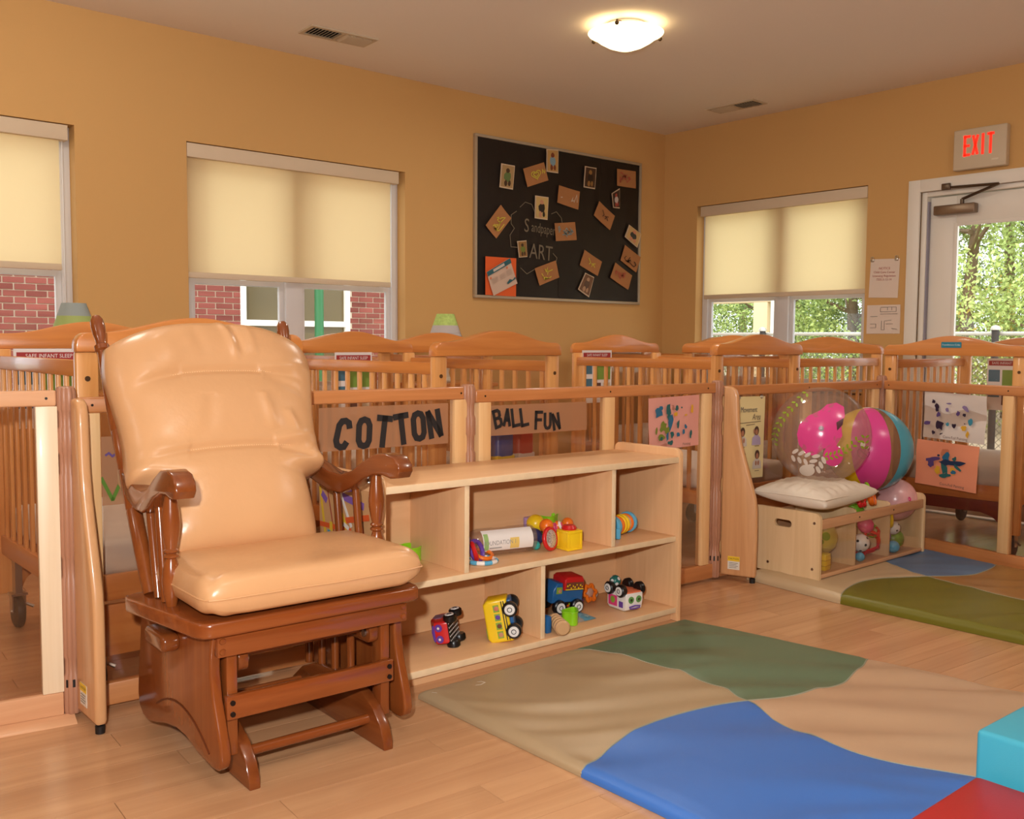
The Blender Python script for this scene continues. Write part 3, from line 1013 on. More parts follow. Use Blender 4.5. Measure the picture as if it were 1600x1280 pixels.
# ------------------------------------------------------------------ lamps on low cabinets by the back wall
def table_lamp(label, x, y, cols):
    cb = thing('low_cabinet', 'low wooden cabinet under the lamp with the %s' % cols[2], 'cabinet', (x, y, 0), 0, 'low cabinets by the back wall')
    b = B(); box(b, -.24, .24, -.19, .19, .05, .80, .004); obj('body', b, PINE_Z, cb)
    b = B(); box(b, -.26, .26, -.21, .205, .80, .825, .005); obj('top', b, PINE_X, cb)
    for s in (-1, 1):
        b = B(); box(b, s * .12 - .113, s * .12 + .113, -.206, -.191, .09, .77, .004); d = obj('door', b, PINE_Z, cb)
        b = B(); ball(b, (s * .02, -.215, .45), .012, 10, 8); obj('knob', b, M_STEEL, d)
    b = B(); box(b, -.22, .22, -.16, .17, 0, .05); obj('plinth', b, PINE_X, cb)
    t = thing('table_lamp', label, 'lamp', (x, y, .826), 0, 'table lamps by the back wall')
    b = B(); lathe(b, [(0, 0), (.06, 0), (.062, .012), (.03, .03), (.022, .06), (.035, .11), (.04, .15), (.025, .19), (.012, .21), (.012, .26), (0, .26)], 20); obj('base', b, mat('lamp ceramic', (216, 210, 196), .3), t)
    b = B(); r = lambda z: .125 - (.125 - .055) * (z - .22) / .205
    zz = [.22 + .205 * k / 20 for k in range(21)]
    lathe(b, [(r(z), z) for z in zz] + [(r(z) - .003, z) for z in reversed(zz)], 32)
    for f in b.faces:
        f.material_index = 1 if f.calc_center_median().z < cols[3] else 0
    sh = obj('lamp_shade', b, [cols[0], cols[1]], t)
    for k in range(5):
        b = B(); z = .235 + k * .018; torus(b, r(z) + .0008, .0014, 32, 6, T(0, 0, z)); obj('shade_trim', b, cols[1], sh)
    return t
LG = mat('shade grey blue', (150, 160, 158), .8); LGR = mat('shade green', (160, 176, 104), .8); LLG = mat('shade lime check', (178, 204, 112), .8, var=.15, vscale=60); LLI = mat('shade lilac grey', (186, 178, 176), .8)
table_lamp('table lamp whose shade has a grey blue top over green, beside the first window', 1.475, 4.93, (LG, LGR, 'grey blue shade', .365))
table_lamp('table lamp whose shade has a lime top over lilac grey, right of the second window', 3.69, 4.93, (LLG, LLI, 'lime shade', .355))

# ------------------------------------------------------------------ wooden gate panels
G0, G1 = Vector((.84, 2.90)), Vector((3.59, 2.745))
GM = G0.lerp(G1, .5)
GC = Vector((4.98, 2.71))

def gate_panel(label, p0, p1, stiles, zb, zt, thr=False, mr=None, ms=None):
    mr, ms = mr or MAPLE_X, ms or MAPLE_Z
    d = (p1 - p0)
    L = d.length
    t = thing('gate_panel', label, 'gate', (p0.x, p0.y, 0), math.degrees(math.atan2(d.y, d.x)), 'wooden play yard panels with clear windows')
    e = .026
    b = B(); box(b, e, L - e, -.017, .017, zb, zt, .006, seg=3); obj('top_rail', b, mr, t)
    b = B(); box(b, e, L - e, -.017, .017, .012, .078, .004); obj('bottom_rail', b, mr, t)
    for s in stiles:
        b = B(); wl = .021 if s < .068 else .028; box(b, s - wl, s + wl, -.0165, .0165, .078, zb, .003); obj('stile', b, ms, t)
        for z in (.863, .045):
            pass
    ss = sorted(stiles)
    for a, c in zip(ss, ss[1:]):
        b = B(); box(b, a + .028, c - .028, -.0022, .0022, .078, zb); obj('clear_window', b, M_ACR, t, False)
    for s in ss:
        b = B(); cyl(b, (s, -.0175, (zb + zt) / 2), (s, -.0168, (zb + zt) / 2), .004, 8); obj('screw', b, M_DARK, t)
    if thr:
        b = B(); prism(b, [(-.075, 0), (.02, 0), (.02, .012), (-.02, .012), (-.07, .004)], .0, L, 'yz'); obj('threshold', b, mr, t)
    return t
a8 = radians(9)
GL = G0 - 1.38 * Vector((cos(a8), -sin(a8)))
pL = gate_panel('pale wooden gate panel left of the rocking chair', GL, G0, (.052, .69, 1.328), .893, .937, True, wood('pinkish maple rail', (214, 160, 118), (226, 176, 134), 'x', .38, .2, .7), wood('bare pale maple', (234, 212, 178), (244, 226, 196), 'z', .4, .1, .7))
p1 = gate_panel('wooden panel behind the rocking chair with the cotton sign', G0, GM, (.066, .70, 1.337), .870, .915)
p2 = gate_panel('wooden panel behind the open shelf with the ball fun sign', GM, G1, (.068, .70, 1.296), .856, .902)
p3 = gate_panel('wooden panel behind the toy bin and the big balls', G1, GC, (.075, .69, 1.315), .841, .886)
u2 = Vector((-.19, -.98)).normalized()
p4 = gate_panel('wooden panel with two paintings in front of the exit door crib', GC, GC + 1.38 * u2, (.06, .745, 1.32), .838, .886)

def connector(label, p, dz=0):
    t = thing('hinge_connector', label, 'hinge', (p.x, p.y, 0), 0, 'brown plastic hinge connectors between panels')
    b = B()
    prof = []
    n = 36
    for z, k in ((.012, .9), (.02, 1), (.12, 1), (.13, .82), (.17, .82), (.18, 1), (.40, 1), (.41, .84), (.46, .84), (.47, 1), (.66, 1), (.67, .84), (.72, .84), (.73, 1), (.79, 1), (.80, .84), (.84, .84), (.85, 1), (.895, 1), (.908, .86), (.912, .6)):
        prof.append((z, k))
    rings = []
    for z, k in prof:
        rings.append([b.verts.new(((.0245 + .0040 * abs(cos(i * pi / 4))) * k * cos(2 * pi * i / n), (.0245 + .0040 * abs(cos(i * pi / 4))) * k * sin(2 * pi * i / n), z + (dz if z > .5 else 0))) for i in range(n)])
    for a, c in zip(rings, rings[1:]):
        for i in range(n):
            b.faces.new((a[i], a[(i + 1) % n], c[(i + 1) % n], c[i]))
    b.faces.new(list(reversed(rings[0]))); b.faces.new(rings[-1])
    obj('fluted_tube', b, M_BROWNP, t)
    b = B(); cyl(b, (0, 0, .09), (0, 0, .112), .027, 14); box(b, .02, .045, -.012, .012, .095, .108); obj('latch_clip', b, M_BLACK, t)
    return t
connector('brown hinge connector beside the tall foot left of the chair', G0, .035)
connector('brown hinge connector between the cotton sign and the ball fun sign', GM, .012)
connector('brown hinge connector beside the tall foot right of the open shelf', G1)
connector('brown hinge connector at the panel corner behind the beach ball', GC)

def wing(label, p, ang):
    t = thing('panel_foot', label, 'panel foot', (p.x, p.y, 0), ang, 'tall shaped stabiliser feet of the panels')
    pts = [(-.004, .025), (-.16, .025), (-.166, .035), (-.168, .20), (-.167, .33), (-.160, .385), (-.148, .43), (-.118, .53), (-.092, .62), (-.078, .70), (-.073, .80), (-.070, .845), (-.060, .872), (-.04, .884), (-.02, .886), (-.004, .884)]
    b = B(); prism(b, pts, -.016, .016, 'yz', .010, seg=3); obj('board', b, MAPLE_W, t)
    b = B(); lathe(b, [(0, 0), (.013, 0), (.014, .02), (0, .026)], 12, T(0, -.15, 0)); obj('rubber_foot', b, M_BLACK, t)
    b = B(); prism(b, [(-.095, .055), (-.04, .055), (-.04, .115), (-.095, .115)], -.0174, -.0162, 'yz'); s = obj('caution_label', b, mat('caution white', (226, 220, 206), .5), t, False)
    b = B(); prism(b, [(-.095, .093), (-.04, .093), (-.04, .115), (-.095, .115)], -.018, -.0172, 'yz'); obj('yellow_band', b, mat('caution yellow', (236, 196, 40), .5), s, False)
    ML = T(-.0182, -.0675, 0) @ Matrix(((0, 0, -1, 0), (-1, 0, 0, 0), (0, 1, 0, 0), (0, 0, 0, 1)))
    b = B(); text(b, 'CAUTION', .0105, ML @ T(0, .104, 0)); 
    for k in range(4):
        stroke(b, [(-.02, .085 - k * .007), (.02 - .006 * (k % 2), .085 - k * .007)], .0016, ML, th=.0003)
    obj('label_text', b, mat('label ink', (60, 50, 36), .6), s, False)
    return t
wq1 = wing('tall pale wooden foot of the gate between the left panel and the chair', G0 + Vector((.016, -.030)), 0)
wq1.scale = (1, 1, 1.033)
wing('tall pale wooden foot of the gate beside the toy bin', G1 + Vector((.026, -.016)), 20)

# signs and paintings stuck on the panels
def on_panel(panel, name, label, cat, s, zc, group=None, off=-.0062):
    M = T(*panel.location) @ Matrix.Rotation(panel.rotation_euler.z, 4, 'Z')
    p = M @ Vector((s, off, zc))
    return thing(name, label, cat, p, math.degrees(panel.rotation_euler.z), group)

def word_sign(panel, label, s0, s1, z0, z1, letters, w, h, tk):
    sc, zc = (s0 + s1) / 2, (z0 + z1) / 2
    t = on_panel(panel, 'paper_sign', label, 'sign', sc, zc)
    b = B(); sheet(b, s1 - s0, z1 - z0, UP, 8, 4, .002, sc); obj('kraft_paper', b, M_KRAFT, t)
    for ch, s, z, rot in letters:
        b = B(); glyph(b, ch, w, h, tk, T(s - sc, -.0035, z - zc) @ UP @ RZ(rot)); obj('letter', b, M_LETTER, t, False)
word_sign(p1, 'brown paper sign with black letters reading cotton', .775, 1.287, .712, .858,
          [('C', .862, .768, -14), ('O', .942, .768, -3), ('T', 1.018, .769, -7), ('T', 1.092, .774, 7), ('O', 1.160, .781, 5), ('N', 1.226, .786, 10)], .062, .112, .0215)
L1 = 1.3772
word_sign(p2, 'brown paper sign with black letters reading ball fun', 1.4675 - L1, 1.957 - L1, .728, .842,
          [('B', 1.507 - L1, .792, 14), ('A', 1.552 - L1, .795, -2), ('L', 1.592 - L1, .793, 8), ('L', 1.634 - L1, .793, 9), ('F', 1.706 - L1, .778, -2), ('U', 1.751 - L1, .775, 0), ('N', 1.794 - L1, .769, 10)], .040, .074, .0125)
t = on_panel(p1, 'paper_sign', 'brown paper sign with green marker letter left of the chair back', 'sign', .20, .70)
b = B(); sheet(b, .22, .20, UP, 6, 4, .002, 4); obj('kraft_paper', b, M_KRAFT, t)
b = B(); glyph(b, 'V', .07, .075, .010, T(-.082, -.003, -.052) @ UP); obj('letter', b, mat('green marker', (86, 124, 30), .7), t, False)
b = B(); stroke(b, [(-.10, .045), (-.09, .052), (-.08, .042), (-.07, .05)], .006, T(0, -.003, 0) @ UP); obj('purple_mark', b, mat('purple marker', (96, 70, 130), .7), t, False)

def painting(panel, label, s, zc, w, h, paper, mats, blobs, texts, rot=0, seed=1):
    t = on_panel(panel, 'painting', label, 'painting', s, zc, 'paint splash pictures on the panels')
    b = B(); sheet(b, w, h, UP @ RZ(rot), 12, 12, .010, seed); obj('paper', b, paper, t)
    random.seed(seed)
    M = T(0, -.0062, 0) @ UP @ RZ(rot)
    for k, (x, y, rx, ry, mi, ro) in enumerate(blobs):
        b = B()
        blob(b, x * w, y * h, rx * w * .85, ry * h * .85, M, 0, 12, .32, ro, z=.0002 + .00012 * k)
        obj('paint_dab', b, mats[mi], t, False)
    b = B()
    for (tx, x, y, sz) in texts:
        text(b, tx, sz, M @ T(x * w, y * h, .001))
    obj('pencil_lettering', b, mats[-1], t, False)
    return t
PB, PT, PG, PY = mat('paint blue', (44, 108, 142), .5), mat('paint teal', (40, 100, 100), .5), mat('paint olive green', (120, 134, 50), .5), mat('paint yellow', (222, 168, 46), .5)
PENC = mat('pencil', (120, 92, 84), .8)
painting(p2, 'pink painting with blue and green paint dabs above the open shelf end', 2.470 - L1, .735, .315, .225, mat('pink paper', (224, 158, 144), .8), [PB, PT, PG, PY, PENC],
         [(-.33, .22, .09, .11, 0, .5), (-.28, .30, .04, .05, 0, 0), (-.13, .25, .05, .13, 1, 0), (-.12, .12, .05, .09, 1, 0), (-.10, .0, .05, .16, 0, -.3), (-.24, -.06, .08, .11, 2, .5), (-.17, -.13, .06, .07, 2, 0),
          (-.16, -.25, .03, .11, 0, -.2), (-.28, -.26, .07, .07, 2, 0), (-.28, -.29, .04, .04, 1, 0), (-.07, -.23, .045, .07, 1, 0), (.05, -.24, .04, .055, 0, 0), (.05, -.04, .03, .10, 1, -.2), (.20, -.10, .03, .05, 0, 0),
          (.16, -.20, .035, .055, 0, 0), (-.1, -.38, .06, .05, 1, 0), (.30, -.26, .03, .10, 1, -.1), (.02, .27, .035, .06, 1, -.3), (.0, .16, .04, .05, 3, 0), (.33, .22, .03, .10, 3, 0), (.2, .13, .04, .02, 3, 0), (-.38, -.13, .025, .08, 2, -.2), (.12, .28, .02, .02, 1, 0)],
         [('Painting', .22, -.44, .016)], 1.5, 3)
PP, PD, PC, PL2 = mat('paint purple', (90, 66, 120), .5), mat('paint dark violet', (44, 28, 52), .5), mat('paint cyan', (60, 140, 164), .5), mat('paint lilac', (136, 116, 158), .5)
painting(p4, 'white painting with purple and yellow dabs above the orange painting', .452, .716, .355, .238, mat('white paper', (222, 208, 198), .8), [PP, PD, PC, PL2, PY, PENC],
         [(-.27, .17, .04, .09, 1, .2), (-.24, .03, .045, .06, 0, .4), (-.33, .30, .03, .05, 1, .5), (-.42, -.19, .07, .05, 0, .2), (-.21, -.20, .085, .11, 1, 0), (-.31, -.37, .035, .05, 1, 0), (-.18, -.38, .03, .015, 1, .4), (-.08, -.17, .035, .05, 2, 0),
          (.02, -.18, .04, .055, 1, .3), (.08, .09, .035, .06, 0, 0), (.18, .07, .03, .04, 1, .3), (.19, .20, .07, .05, 3, -.4), (-.1, .14, .03, .05, 3, .3), (-.08, .28, .05, .02, 3, 0), (.28, -.06, .04, .075, 2, 0), (.18, -.21, .05, .06, 4, 0), (.24, -.33, .03, .08, 4, 0), (.19, -.11, .015, .015, 1, 0)],
         [('Corn-Foil Painting', .05, -.44, .019)], -1.5, 5)
PN = mat('paint navy', (34, 52, 84), .5)
painting(p4, 'orange painting with a dark blue cross shape of paint below the white one', .418, .468, .355, .232, mat('orange pink paper', (232, 146, 110), .8), [PN, PB, PT, PY, PP, PENC],
         [(-.22, .10, .13, .06, 4, .2), (-.24, .0, .06, .09, 4, -.5), (.0, .17, .07, .15, 1, 0), (.13, .07, .21, .06, 0, .05), (-.02, -.05, .06, .19, 2, .1), (.0, -.22, .10, .07, 2, .3), (-.12, -.12, .05, .10, 3, 0), (.12, -.10, .05, .10, 3, .5), (.2, -.02, .09, .04, 2, -.6), (.14, -.12, .05, .05, 1, 0), (0, .06, .14, .07, 0, 0), (.14, .17, .04, .05, 2, .4), (-.12, .2, .03, .03, 0, .4)],
         [('Corn-Foil Painting', .12, -.42, .019)], -1.5, 6)

mp = on_panel(p3, 'movement_poster', 'cream poster titled movement area with four photos of people signing', 'poster', .232, .640)
b = B(); sheet(b, .222, .385, UP @ RZ(-1), 5, 6, .002, 2); obj('poster_sheet', b, mat('cream poster', (232, 214, 158), .6), mp)
MM = T(0, -.0036, 0) @ UP @ RZ(-1)
b = B(); text(b, 'Movement', .036, MM @ T(-.012, .130, 0), xs=.80); obj('title', b, mat('title ink', (56, 48, 70), .6), mp, False)
M_SUB = mat('subtitle ink', (120, 100, 84), .6)
b = B(); text(b, 'Area', .042, MM @ T(.045, .095, 0), shear=.3, xs=.75); obj('subtitle', b, M_SUB, mp, False)
for a in ([(-.085, .068), (.08, .074)], [(-.03, .058), (.035, .062)]):
    b = B(); stroke(b, a, .003, MM, th=.0002); obj('text_line', b, M_SUB, mp, False)
for x, z in ((-.055, -.045), (.055, -.042), (-.045, -.162), (.06, -.160)):
    b = B(); stroke(b, [(x - .015, z), (x + .018, z)], .0025, MM, th=.0002); obj('caption', b, M_SUB, mp, False)
SK, HR, SH, SH2 = mat('print skin', (176, 120, 92), .6), mat('print hair', (84, 56, 44), .6), mat('print white shirt', (206, 196, 186), .6), mat('print lilac shirt', (182, 166, 196), .6)
for k, (x, z) in enumerate(((-.055, .005), (.050, .008), (-.045, -.108), (.060, -.105))):
    b = B()
    z0 = .0003
    def q(cx, cz, rx, ry, mi, zz):
        poly(b, [(x + cx + rx * cos(2 * pi * i / 14), z + cz + ry * sin(2 * pi * i / 14), zz) for i in range(14)], mi, MM)
    poly(b, [(x - .034, z - .045, z0), (x + .034, z - .045, z0), (x + .030, z - .012, z0), (x + .012, z + .003, z0), (x - .012, z + .003, z0), (x - .032, z - .012, z0)], 3 if k == 1 else 2, MM)
    q(0, .022, .018, .022, 1, .0005); q(0, .016, .010, .014, 0, .0008)
    if k != 1:
        q(-.008, -.018, .007, .012, 0, .0007); q(.010, -.018, .007, .012, 0, .0007)
    else:
        q(-.018, .02, .005, .012, 0, .0007)
    obj('printed_figure', b, [SK, HR, SH, SH2], mp, False)
for x in (-.085, .085):
    b = B(); torus(b, .008, .002, 10, 6, T(x, -.004, .190) @ UP); obj('clip', b, M_STEEL, mp)

# toys boxes seen through the panel under the ball fun sign
for i, (x, y, lb, c1, c2) in enumerate(((2.625, 2.80, 'blue diaper pack with a yellow band behind the ball fun panel', (40, 74, 150), (220, 190, 60)), (2.765, 2.83, 'red and white diaper pack behind the ball fun panel', (190, 46, 36), (230, 220, 214)))):
    t = thing('diaper_pack', lb, 'package', (x, y + .38, .457), 5)
    b = B(); box(b, -.05, .05, -.09, .09, 0, .26, .02, seg=3); obj('wrapper', b, mat('pack ' + str(i), c1, .35), t)
    b = B(); box(b, -.051, .051, -.091, .091, .09, .15, .006); obj('printed_band', b, mat('pack band ' + str(i), c2, .35), t)
    b = B(); box(b, -.03, .03, -.012, .012, .255, .285, .004); obj('carry_strap', b, mat('pack ' + str(i), c1, .35), t)

# ------------------------------------------------------------------ rocking chair (glider)
LEATHER = mat('tan vinyl', (210, 161, 114), .3, .5, bump=(34, .10), var=.03, vscale=5)
ch = thing('glider_chair', 'tan padded glider rocking chair with cherry stained wooden frame', 'chair', (1.215, 2.155, 0), -2)

def part(name, bm_, m, parent=None, **k):
    return obj(name, bm_, m, parent or ch, **k)

# runners with an arched top
for s in (-1, 1):
    top = [(-.03, .0), (-.028, .022), (-.01, .062), (.03, .10), (.09, .128), (.17, .142), (.26, .145), (.36, .135), (.44, .105), (.50, .06), (.535, .015), (.535, 0)]
    b = B(); prism(b, top, s * .187 - .015, s * .187 + .015, 'yz', .004); part('runner', b, CHERRY_Y)
    # base side: upper rail and spindles
    b = B(); box(b, s * .187 - .012, s * .187 + .012, .05, .46, .285, .315, .004); rl = part('base_rail', b, CHERRY_Y)
    for y in (.17, .26, .34, .42):
        b = B(); cyl(b, (s * .187, y, .12), (s * .187, y, .29), .0115, 10); part('base_spindle', b, CHERRY_Z)
    b = B(); box(b, s * .215 - .014, s * .215 + .014, .032, .078, .07, .325, .004); part('base_post', b, CHERRY_Z)
    b = B(); prism(b, rrect(.036, .14, .272, .322, .018), s * .183 - .013, s * .183 + .013, 'yz', .003); sw = part('swing_link', b, CHERRY_Y)
    b = B(); cyl(b, (s * .183 - s * .014, .06, .298), (s * .183 - s * .020, .06, .298), .010, 10); obj('bolt', b, M_STEEL, sw)
    b = B(); cyl(b, (s * .187 + s * .0, .075, .085), (s * .187 + s * .022, .075, .085), .009, 10); part('bolt', b, M_STEEL)
b = B(); cyl(b, (-.175, .055, .062), (.175, .055, .062), .0135, 12); part('front_dowel', b, CHERRY_X)
b = B(); cyl(b, (-.172, .085, .303), (.172, .085, .303), .0085, 10); part('swing_dowel', b, CHERRY_X)
b = B(); cyl(b, (-.175, .45, .06), (.175, .45, .06), .0135, 12); part('rear_dowel', b, CHERRY_X)
b = B(); box(b, -.238, .228, .010, .032, .168, .226, .003); bm1 = part('lower_beam', b, CHERRY_X)
for x in (-.224, .214):
    for z in (.182, .210):
        b = B(); cyl(b, (x, .006, z), (x, .012, z), .0065, 10); obj('bolt', b, M_DARK, bm1)
b = B(); box(b, -.258, .272, .012, .036, .324, .378, .003); ap = part('apron', b, CHERRY_X)
for x in (-.246, .260):
    for z in (.338, .364):
        b = B(); lathe(b, [(0, 0), (.0085, 0), (.007, .0035), (0, .005)], 12, T(x, .012, z) @ RX(90)); obj('plug', b, CHERRY_Z, ap)
# hanging side panels
side = [(.035, .380), (.050, .33), (.052, .28), (.040, .22), (.018, .16), (.002, .115), (-.002, .085), (.004, .066), (.020, .054), (.045, .051), (.080, .056), (.14, .066), (.20, .083), (.26, .087), (.33, .078), (.39, .062), (.44, .052), (.48, .056), (.505, .076), (.515, .11), (.510, .17), (.495, .25), (.485, .32), (.48, .380)]
for s in (-1, 1):
    fl = lambda y: 0
    b = B(); prism(b, side, s * .272 - .014, s * .272 + .014, 'yz', .007, seg=3)
    p = part('side_panel', b, CHERRY_Z)
    p.location = (.020 if s < 0 else 0, 0, 0)
    p.rotation_euler = (0, 0, radians(3 if s < 0 else 1))
    if s < 0:
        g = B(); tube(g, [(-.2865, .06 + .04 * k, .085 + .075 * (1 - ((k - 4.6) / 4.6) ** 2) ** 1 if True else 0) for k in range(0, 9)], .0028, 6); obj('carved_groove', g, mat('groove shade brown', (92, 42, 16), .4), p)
# lever
b = B()
pts = rrect(.205, .350, .296, .342, .021, 6)
pts = [(y, z - .012 * sin(pi * (y - .235) / .15) * 0 + .10 * (y - .31) ** 2 * 0) for y, z in pts]
prism(b, pts, -.322, -.276, 'yz', .010, seg=3); part('lock_lever', b, CHERRY_Y)
b = B(); cyl(b, (-.28, .30, .32), (-.255, .30, .32), .012, 10); part('lever_bolt', b, M_DARK)
# seat platform: flares towards the back
pl = [(-.275, -.012), (.275, -.012), (.297, -.004), (.308, .018), (.338, .43), (.330, .455), (.310, .463), (-.325, .392), (-.357, .38), (-.366, .345), (-.312, .018), (-.297, -.004)]
b = B(); prism(b, pl, .380, .418, 'xy', .008, seg=3); part('seat_platform', b, CHERRY_X)

def turned(p0, p1, prof, m, name, seg=16):
    """profile (r, t 0..1) revolved between two points"""
    p0, p1 = Vector(p0), Vector(p1)
    d = p1 - p0
    M = Matrix.Translation(p0) @ d.to_track_quat('Z', 'Y').to_matrix().to_4x4()
    b = B(); lathe(b, [(r, t * d.length) for r, t in prof], seg, M)
    return part(name, b, m)

BALUS = [(0, 0), (.013, 0), (.017, .06), (.0215, .16), (.023, .24), (.020, .32), (.0145, .385), (.013, .40), (.019, .415), (.019, .43), (.013, .445), (.0185, .46), (.0185, .472), (.014, .485), (.018, .55), (.0225, .64), (.0235, .70), (.0205, .80), (.015, .92), (.012, 1), (0, 1)]
POST = [(0, 0), (.0175, 0), (.0195, .05), (.0205, .15), (.0205, .28), (.019, .285), (.0205, .29), (.0205, .42), (.019, .424), (.0205, .43), (.0205, .56), (.019, .564), (.0205, .57), (.0195, .70), (.0165, .80), (.0145, .855), (.0145, .86), (.0205, .866), (.0205, .882), (.0145, .888), (.0135, .90), (.017, .925), (.0195, .955), (.0185, .98), (.012, .996), (0, 1)]
SPIN = [(0, 0), (.010, 0), (.0115, .2), (.0115, .8), (.010, 1), (0, 1)]
PTS = {}
for s in (-1, 1):
    base = (-.300, .355, .418) if s < 0 else (.205, .425, .418)
    topp = (-.312, .742, 1.146) if s < 0 else (.262, .742, 1.140)
    PTS[s] = (Vector(base), Vector(topp))
    turned(base, topp, POST, CHERRY_Z, 'back_post')
    ax_ = .298 if s < 0 else .294
    turned((s * ax_, .205, .418), (s * (ax_ - .002), .205, .716), BALUS, CHERRY_Z, 'arm_baluster')
    turned((s * ax_, .250 if s < 0 else .295, .418), (s * (ax_ - .004), .300 if s < 0 else .325, .684), SPIN, CHERRY_Z, 'arm_spindle', 10)
    turned((s * (ax_ if s < 0 else .285), .300 if s < 0 else .400, .418), (s * (ax_ - .008), .385 if s < 0 else .435, .676), SPIN, CHERRY_Z, 'arm_spindle', 10)
    # wavy arm
    top = [(.545, .735), (.46, .712), (.39, .694), (.33, .692), (.275, .708), (.225, .738), (.17, .764), (.12, .770), (.08, .763), (.058, .744), (.054, .724), (.066, .706)]
    bot = [(.095, .702), (.13, .708), (.17, .706), (.225, .688), (.275, .658), (.33, .636), (.39, .636), (.46, .654), (.545, .682)]
    b = B(); prism(b, top + bot, -.026, .026, 'yz', .006, M=T(-.314, 0, 0) @ RZ(-2) if s < 0 else T(.302, 0, 0) @ RZ(6), seg=3)
    part('armrest', b, CHERRY_Y)
    for y in (.20, .29, .37):
        b = B(); ball(b, (-.29 if s < 0 else .278 - .1 * (y - .3), y + .04, .640 + abs(y - .31) * .30), .006, 8, 6); part('arm_bolt', b, M_STEEL)
# hidden back frame: rails and spindles
for t0, nm in ((.13, 'back_rail'), (.80, 'crest_rail')):
    a = PTS[-1][0].lerp(PTS[-1][1], t0); c = PTS[1][0].lerp(PTS[1][1], t0)
    b = B(); tube(b, [a, c], .017, 10); part(nm, b, CHERRY_X)
for k in range(1, 6):
    a = PTS[-1][0].lerp(PTS[-1][1], .13).lerp(PTS[1][0].lerp(PTS[1][1], .13), k / 6)
    c = PTS[-1][0].lerp(PTS[-1][1], .80).lerp(PTS[1][0].lerp(PTS[1][1], .80), k / 6)
    b = B(); cyl(b, a, c, .009, 8); part('back_spindle', b, CHERRY_Z)

def smoothstep(a, b_, x):
    t = min(1, max(0, (x - a) / (b_ - a)))
    return t * t * (3 - 2 * t)

def cushion_grid(name, fn_front, fn_back, nu, nv, m):
    """closed cushion: front and back surfaces sharing their rim"""
    b = B()
    F = [[b.verts.new(fn_front(i / nu, j / nv)) for i in range(nu + 1)] for j in range(nv + 1)]
    Bk = [[F[j][i] if i in (0, nu) or j in (0, nv) else b.verts.new(fn_back(i / nu, j / nv)) for i in range(nu + 1)] for j in range(nv + 1)]
    for j in range(nv):
        for i in range(nu):
            b.faces.new((F[j][i], F[j][i + 1], F[j + 1][i + 1], F[j + 1][i]))
            b.faces.new((Bk[j][i], Bk[j + 1][i], Bk[j + 1][i + 1], Bk[j][i + 1]))
    return part(name, b, m, ang=180)

# back cushion: plane from seat to crest, puffed forward
BO = Vector((-.062, .335, .500)); BD = Vector((.040, .340, .612)); BL = BD.length; BD.normalize()
BX = Vector((1, 0, 0)); BN = BX.cross(BD) * 1.0
if BN.y > 0:
    BN = -BN
CREASES = [(.11, .735, .285, .83, .016, .007), (.12, .72, .25, .66, .020, -.005), (.12, .41, .28, .49, .016, .008), (.13, .385, .27, .36, .012, -.008), (-.12, .735, -.27, .71, .020, -.006), (-.13, .40, -.27, .45, .022, .006), (.10, .63, .125, .46, .018, .006), (-.05, .62, -.075, .45, .022, -.004), (.015, 1.0, .045, .78, .010, .008), (.045, 1.0, .068, .80, .009, -.007), (.09, .97, .10, .80, .014, .005), (-.07, .95, -.05, .80, .02, -.004), (-.17, .92, -.13, .77, .025, .004), (.17, .56, .20, .47, .016, .006)]
def bc(u, v, front):
    z = v * BL
    # half width by height with a pinch just above the arms
    hw = .282 + .030 * smoothstep(.45, .88, v)
    hw -= .064 * (1 - smoothstep(.29, .345, v)) + .010 * math.exp(-((v - .325) / .022) ** 2) - .012 * smoothstep(.3, .0, v)
    hw += .006 * sin(v * 7)
    x = (u * 2 - 1)
    topz = BL * (1.0 - .105 * abs(x) ** 2.6)
    # round the top corners
    zz = v * topz
    r = .30
    if v > .80:
        hw *= 1 - .055 * ((v - .80) / .20) ** 2.2
    px = x * hw
    ed = (1 - abs(x) ** 3.2) * (1 - abs(2 * v - 1) ** 7)
    ed = max(0, ed)
    th = .108 * ed ** .42 if front else -.018 * ed ** .5
    if front:
        ax = abs(px)
        # stitched hollows across the middle
        for v0, w_, a_ in ((.735, .16, .024), (.40, .16, .026)):
            sag = math.exp(-((v - v0) / .014) ** 2) * .38 + math.exp(-((v - v0) / .075) ** 2) * .55
            th -= a_ * sag * (1 - smoothstep(w_ * .55, w_ * 1.75, ax)) * min(1, ed * 2)
        for (xa, va, xb, vb, wd, am) in CREASES:
            A_, B_ = Vector((xa, va * BL)), Vector((xb, vb * BL))
            P_ = Vector((px, v * BL))
            d_ = B_ - A_
            t_ = min(1, max(0, (P_ - A_).dot(d_) / d_.length_squared))
            ds = (P_ - A_ - d_ * t_).length
            th += am * math.exp(-(ds / wd) ** 2) * sin(pi * min(1, .15 + .85 * t_)) ** .6 if 0 < t_ < 1 else 0
        th += .0045 * noise.noise(Vector((px * 6, v * 4, .3)))
        # fold over the arms
        th += .020 * math.exp(-((v - .37) / .035) ** 2) * smoothstep(.19, .30, ax)
        th -= .024 * math.exp(-((v - .318) / .018) ** 2) * smoothstep(.17, .28, ax)
    return BO + BX * px + BD * zz + BN * th
cushion_grid('back_cushion', lambda u, v: bc(u, v, True), lambda u, v: bc(u, v, False), 110, 120, LEATHER)
# stitch threads
M_THREAD = mat('thread', (240, 200, 150), .6)
for v0, w_ in ((.735, .155), (.40, .16)):
    b = B()
    for k in range(44):
        x = -w_ + 2 * w_ * k / 43 + (0.02 if v0 < .5 else -.005)
        u = .5 + x / (2 * .318)
        p = bc(u, v0, True) + BN * .0012
        q_ = bc(u + .004, v0, True) + BN * .0012
        tube(b, [p, q_], .0011, 5)
    part('stitching', b, M_THREAD)
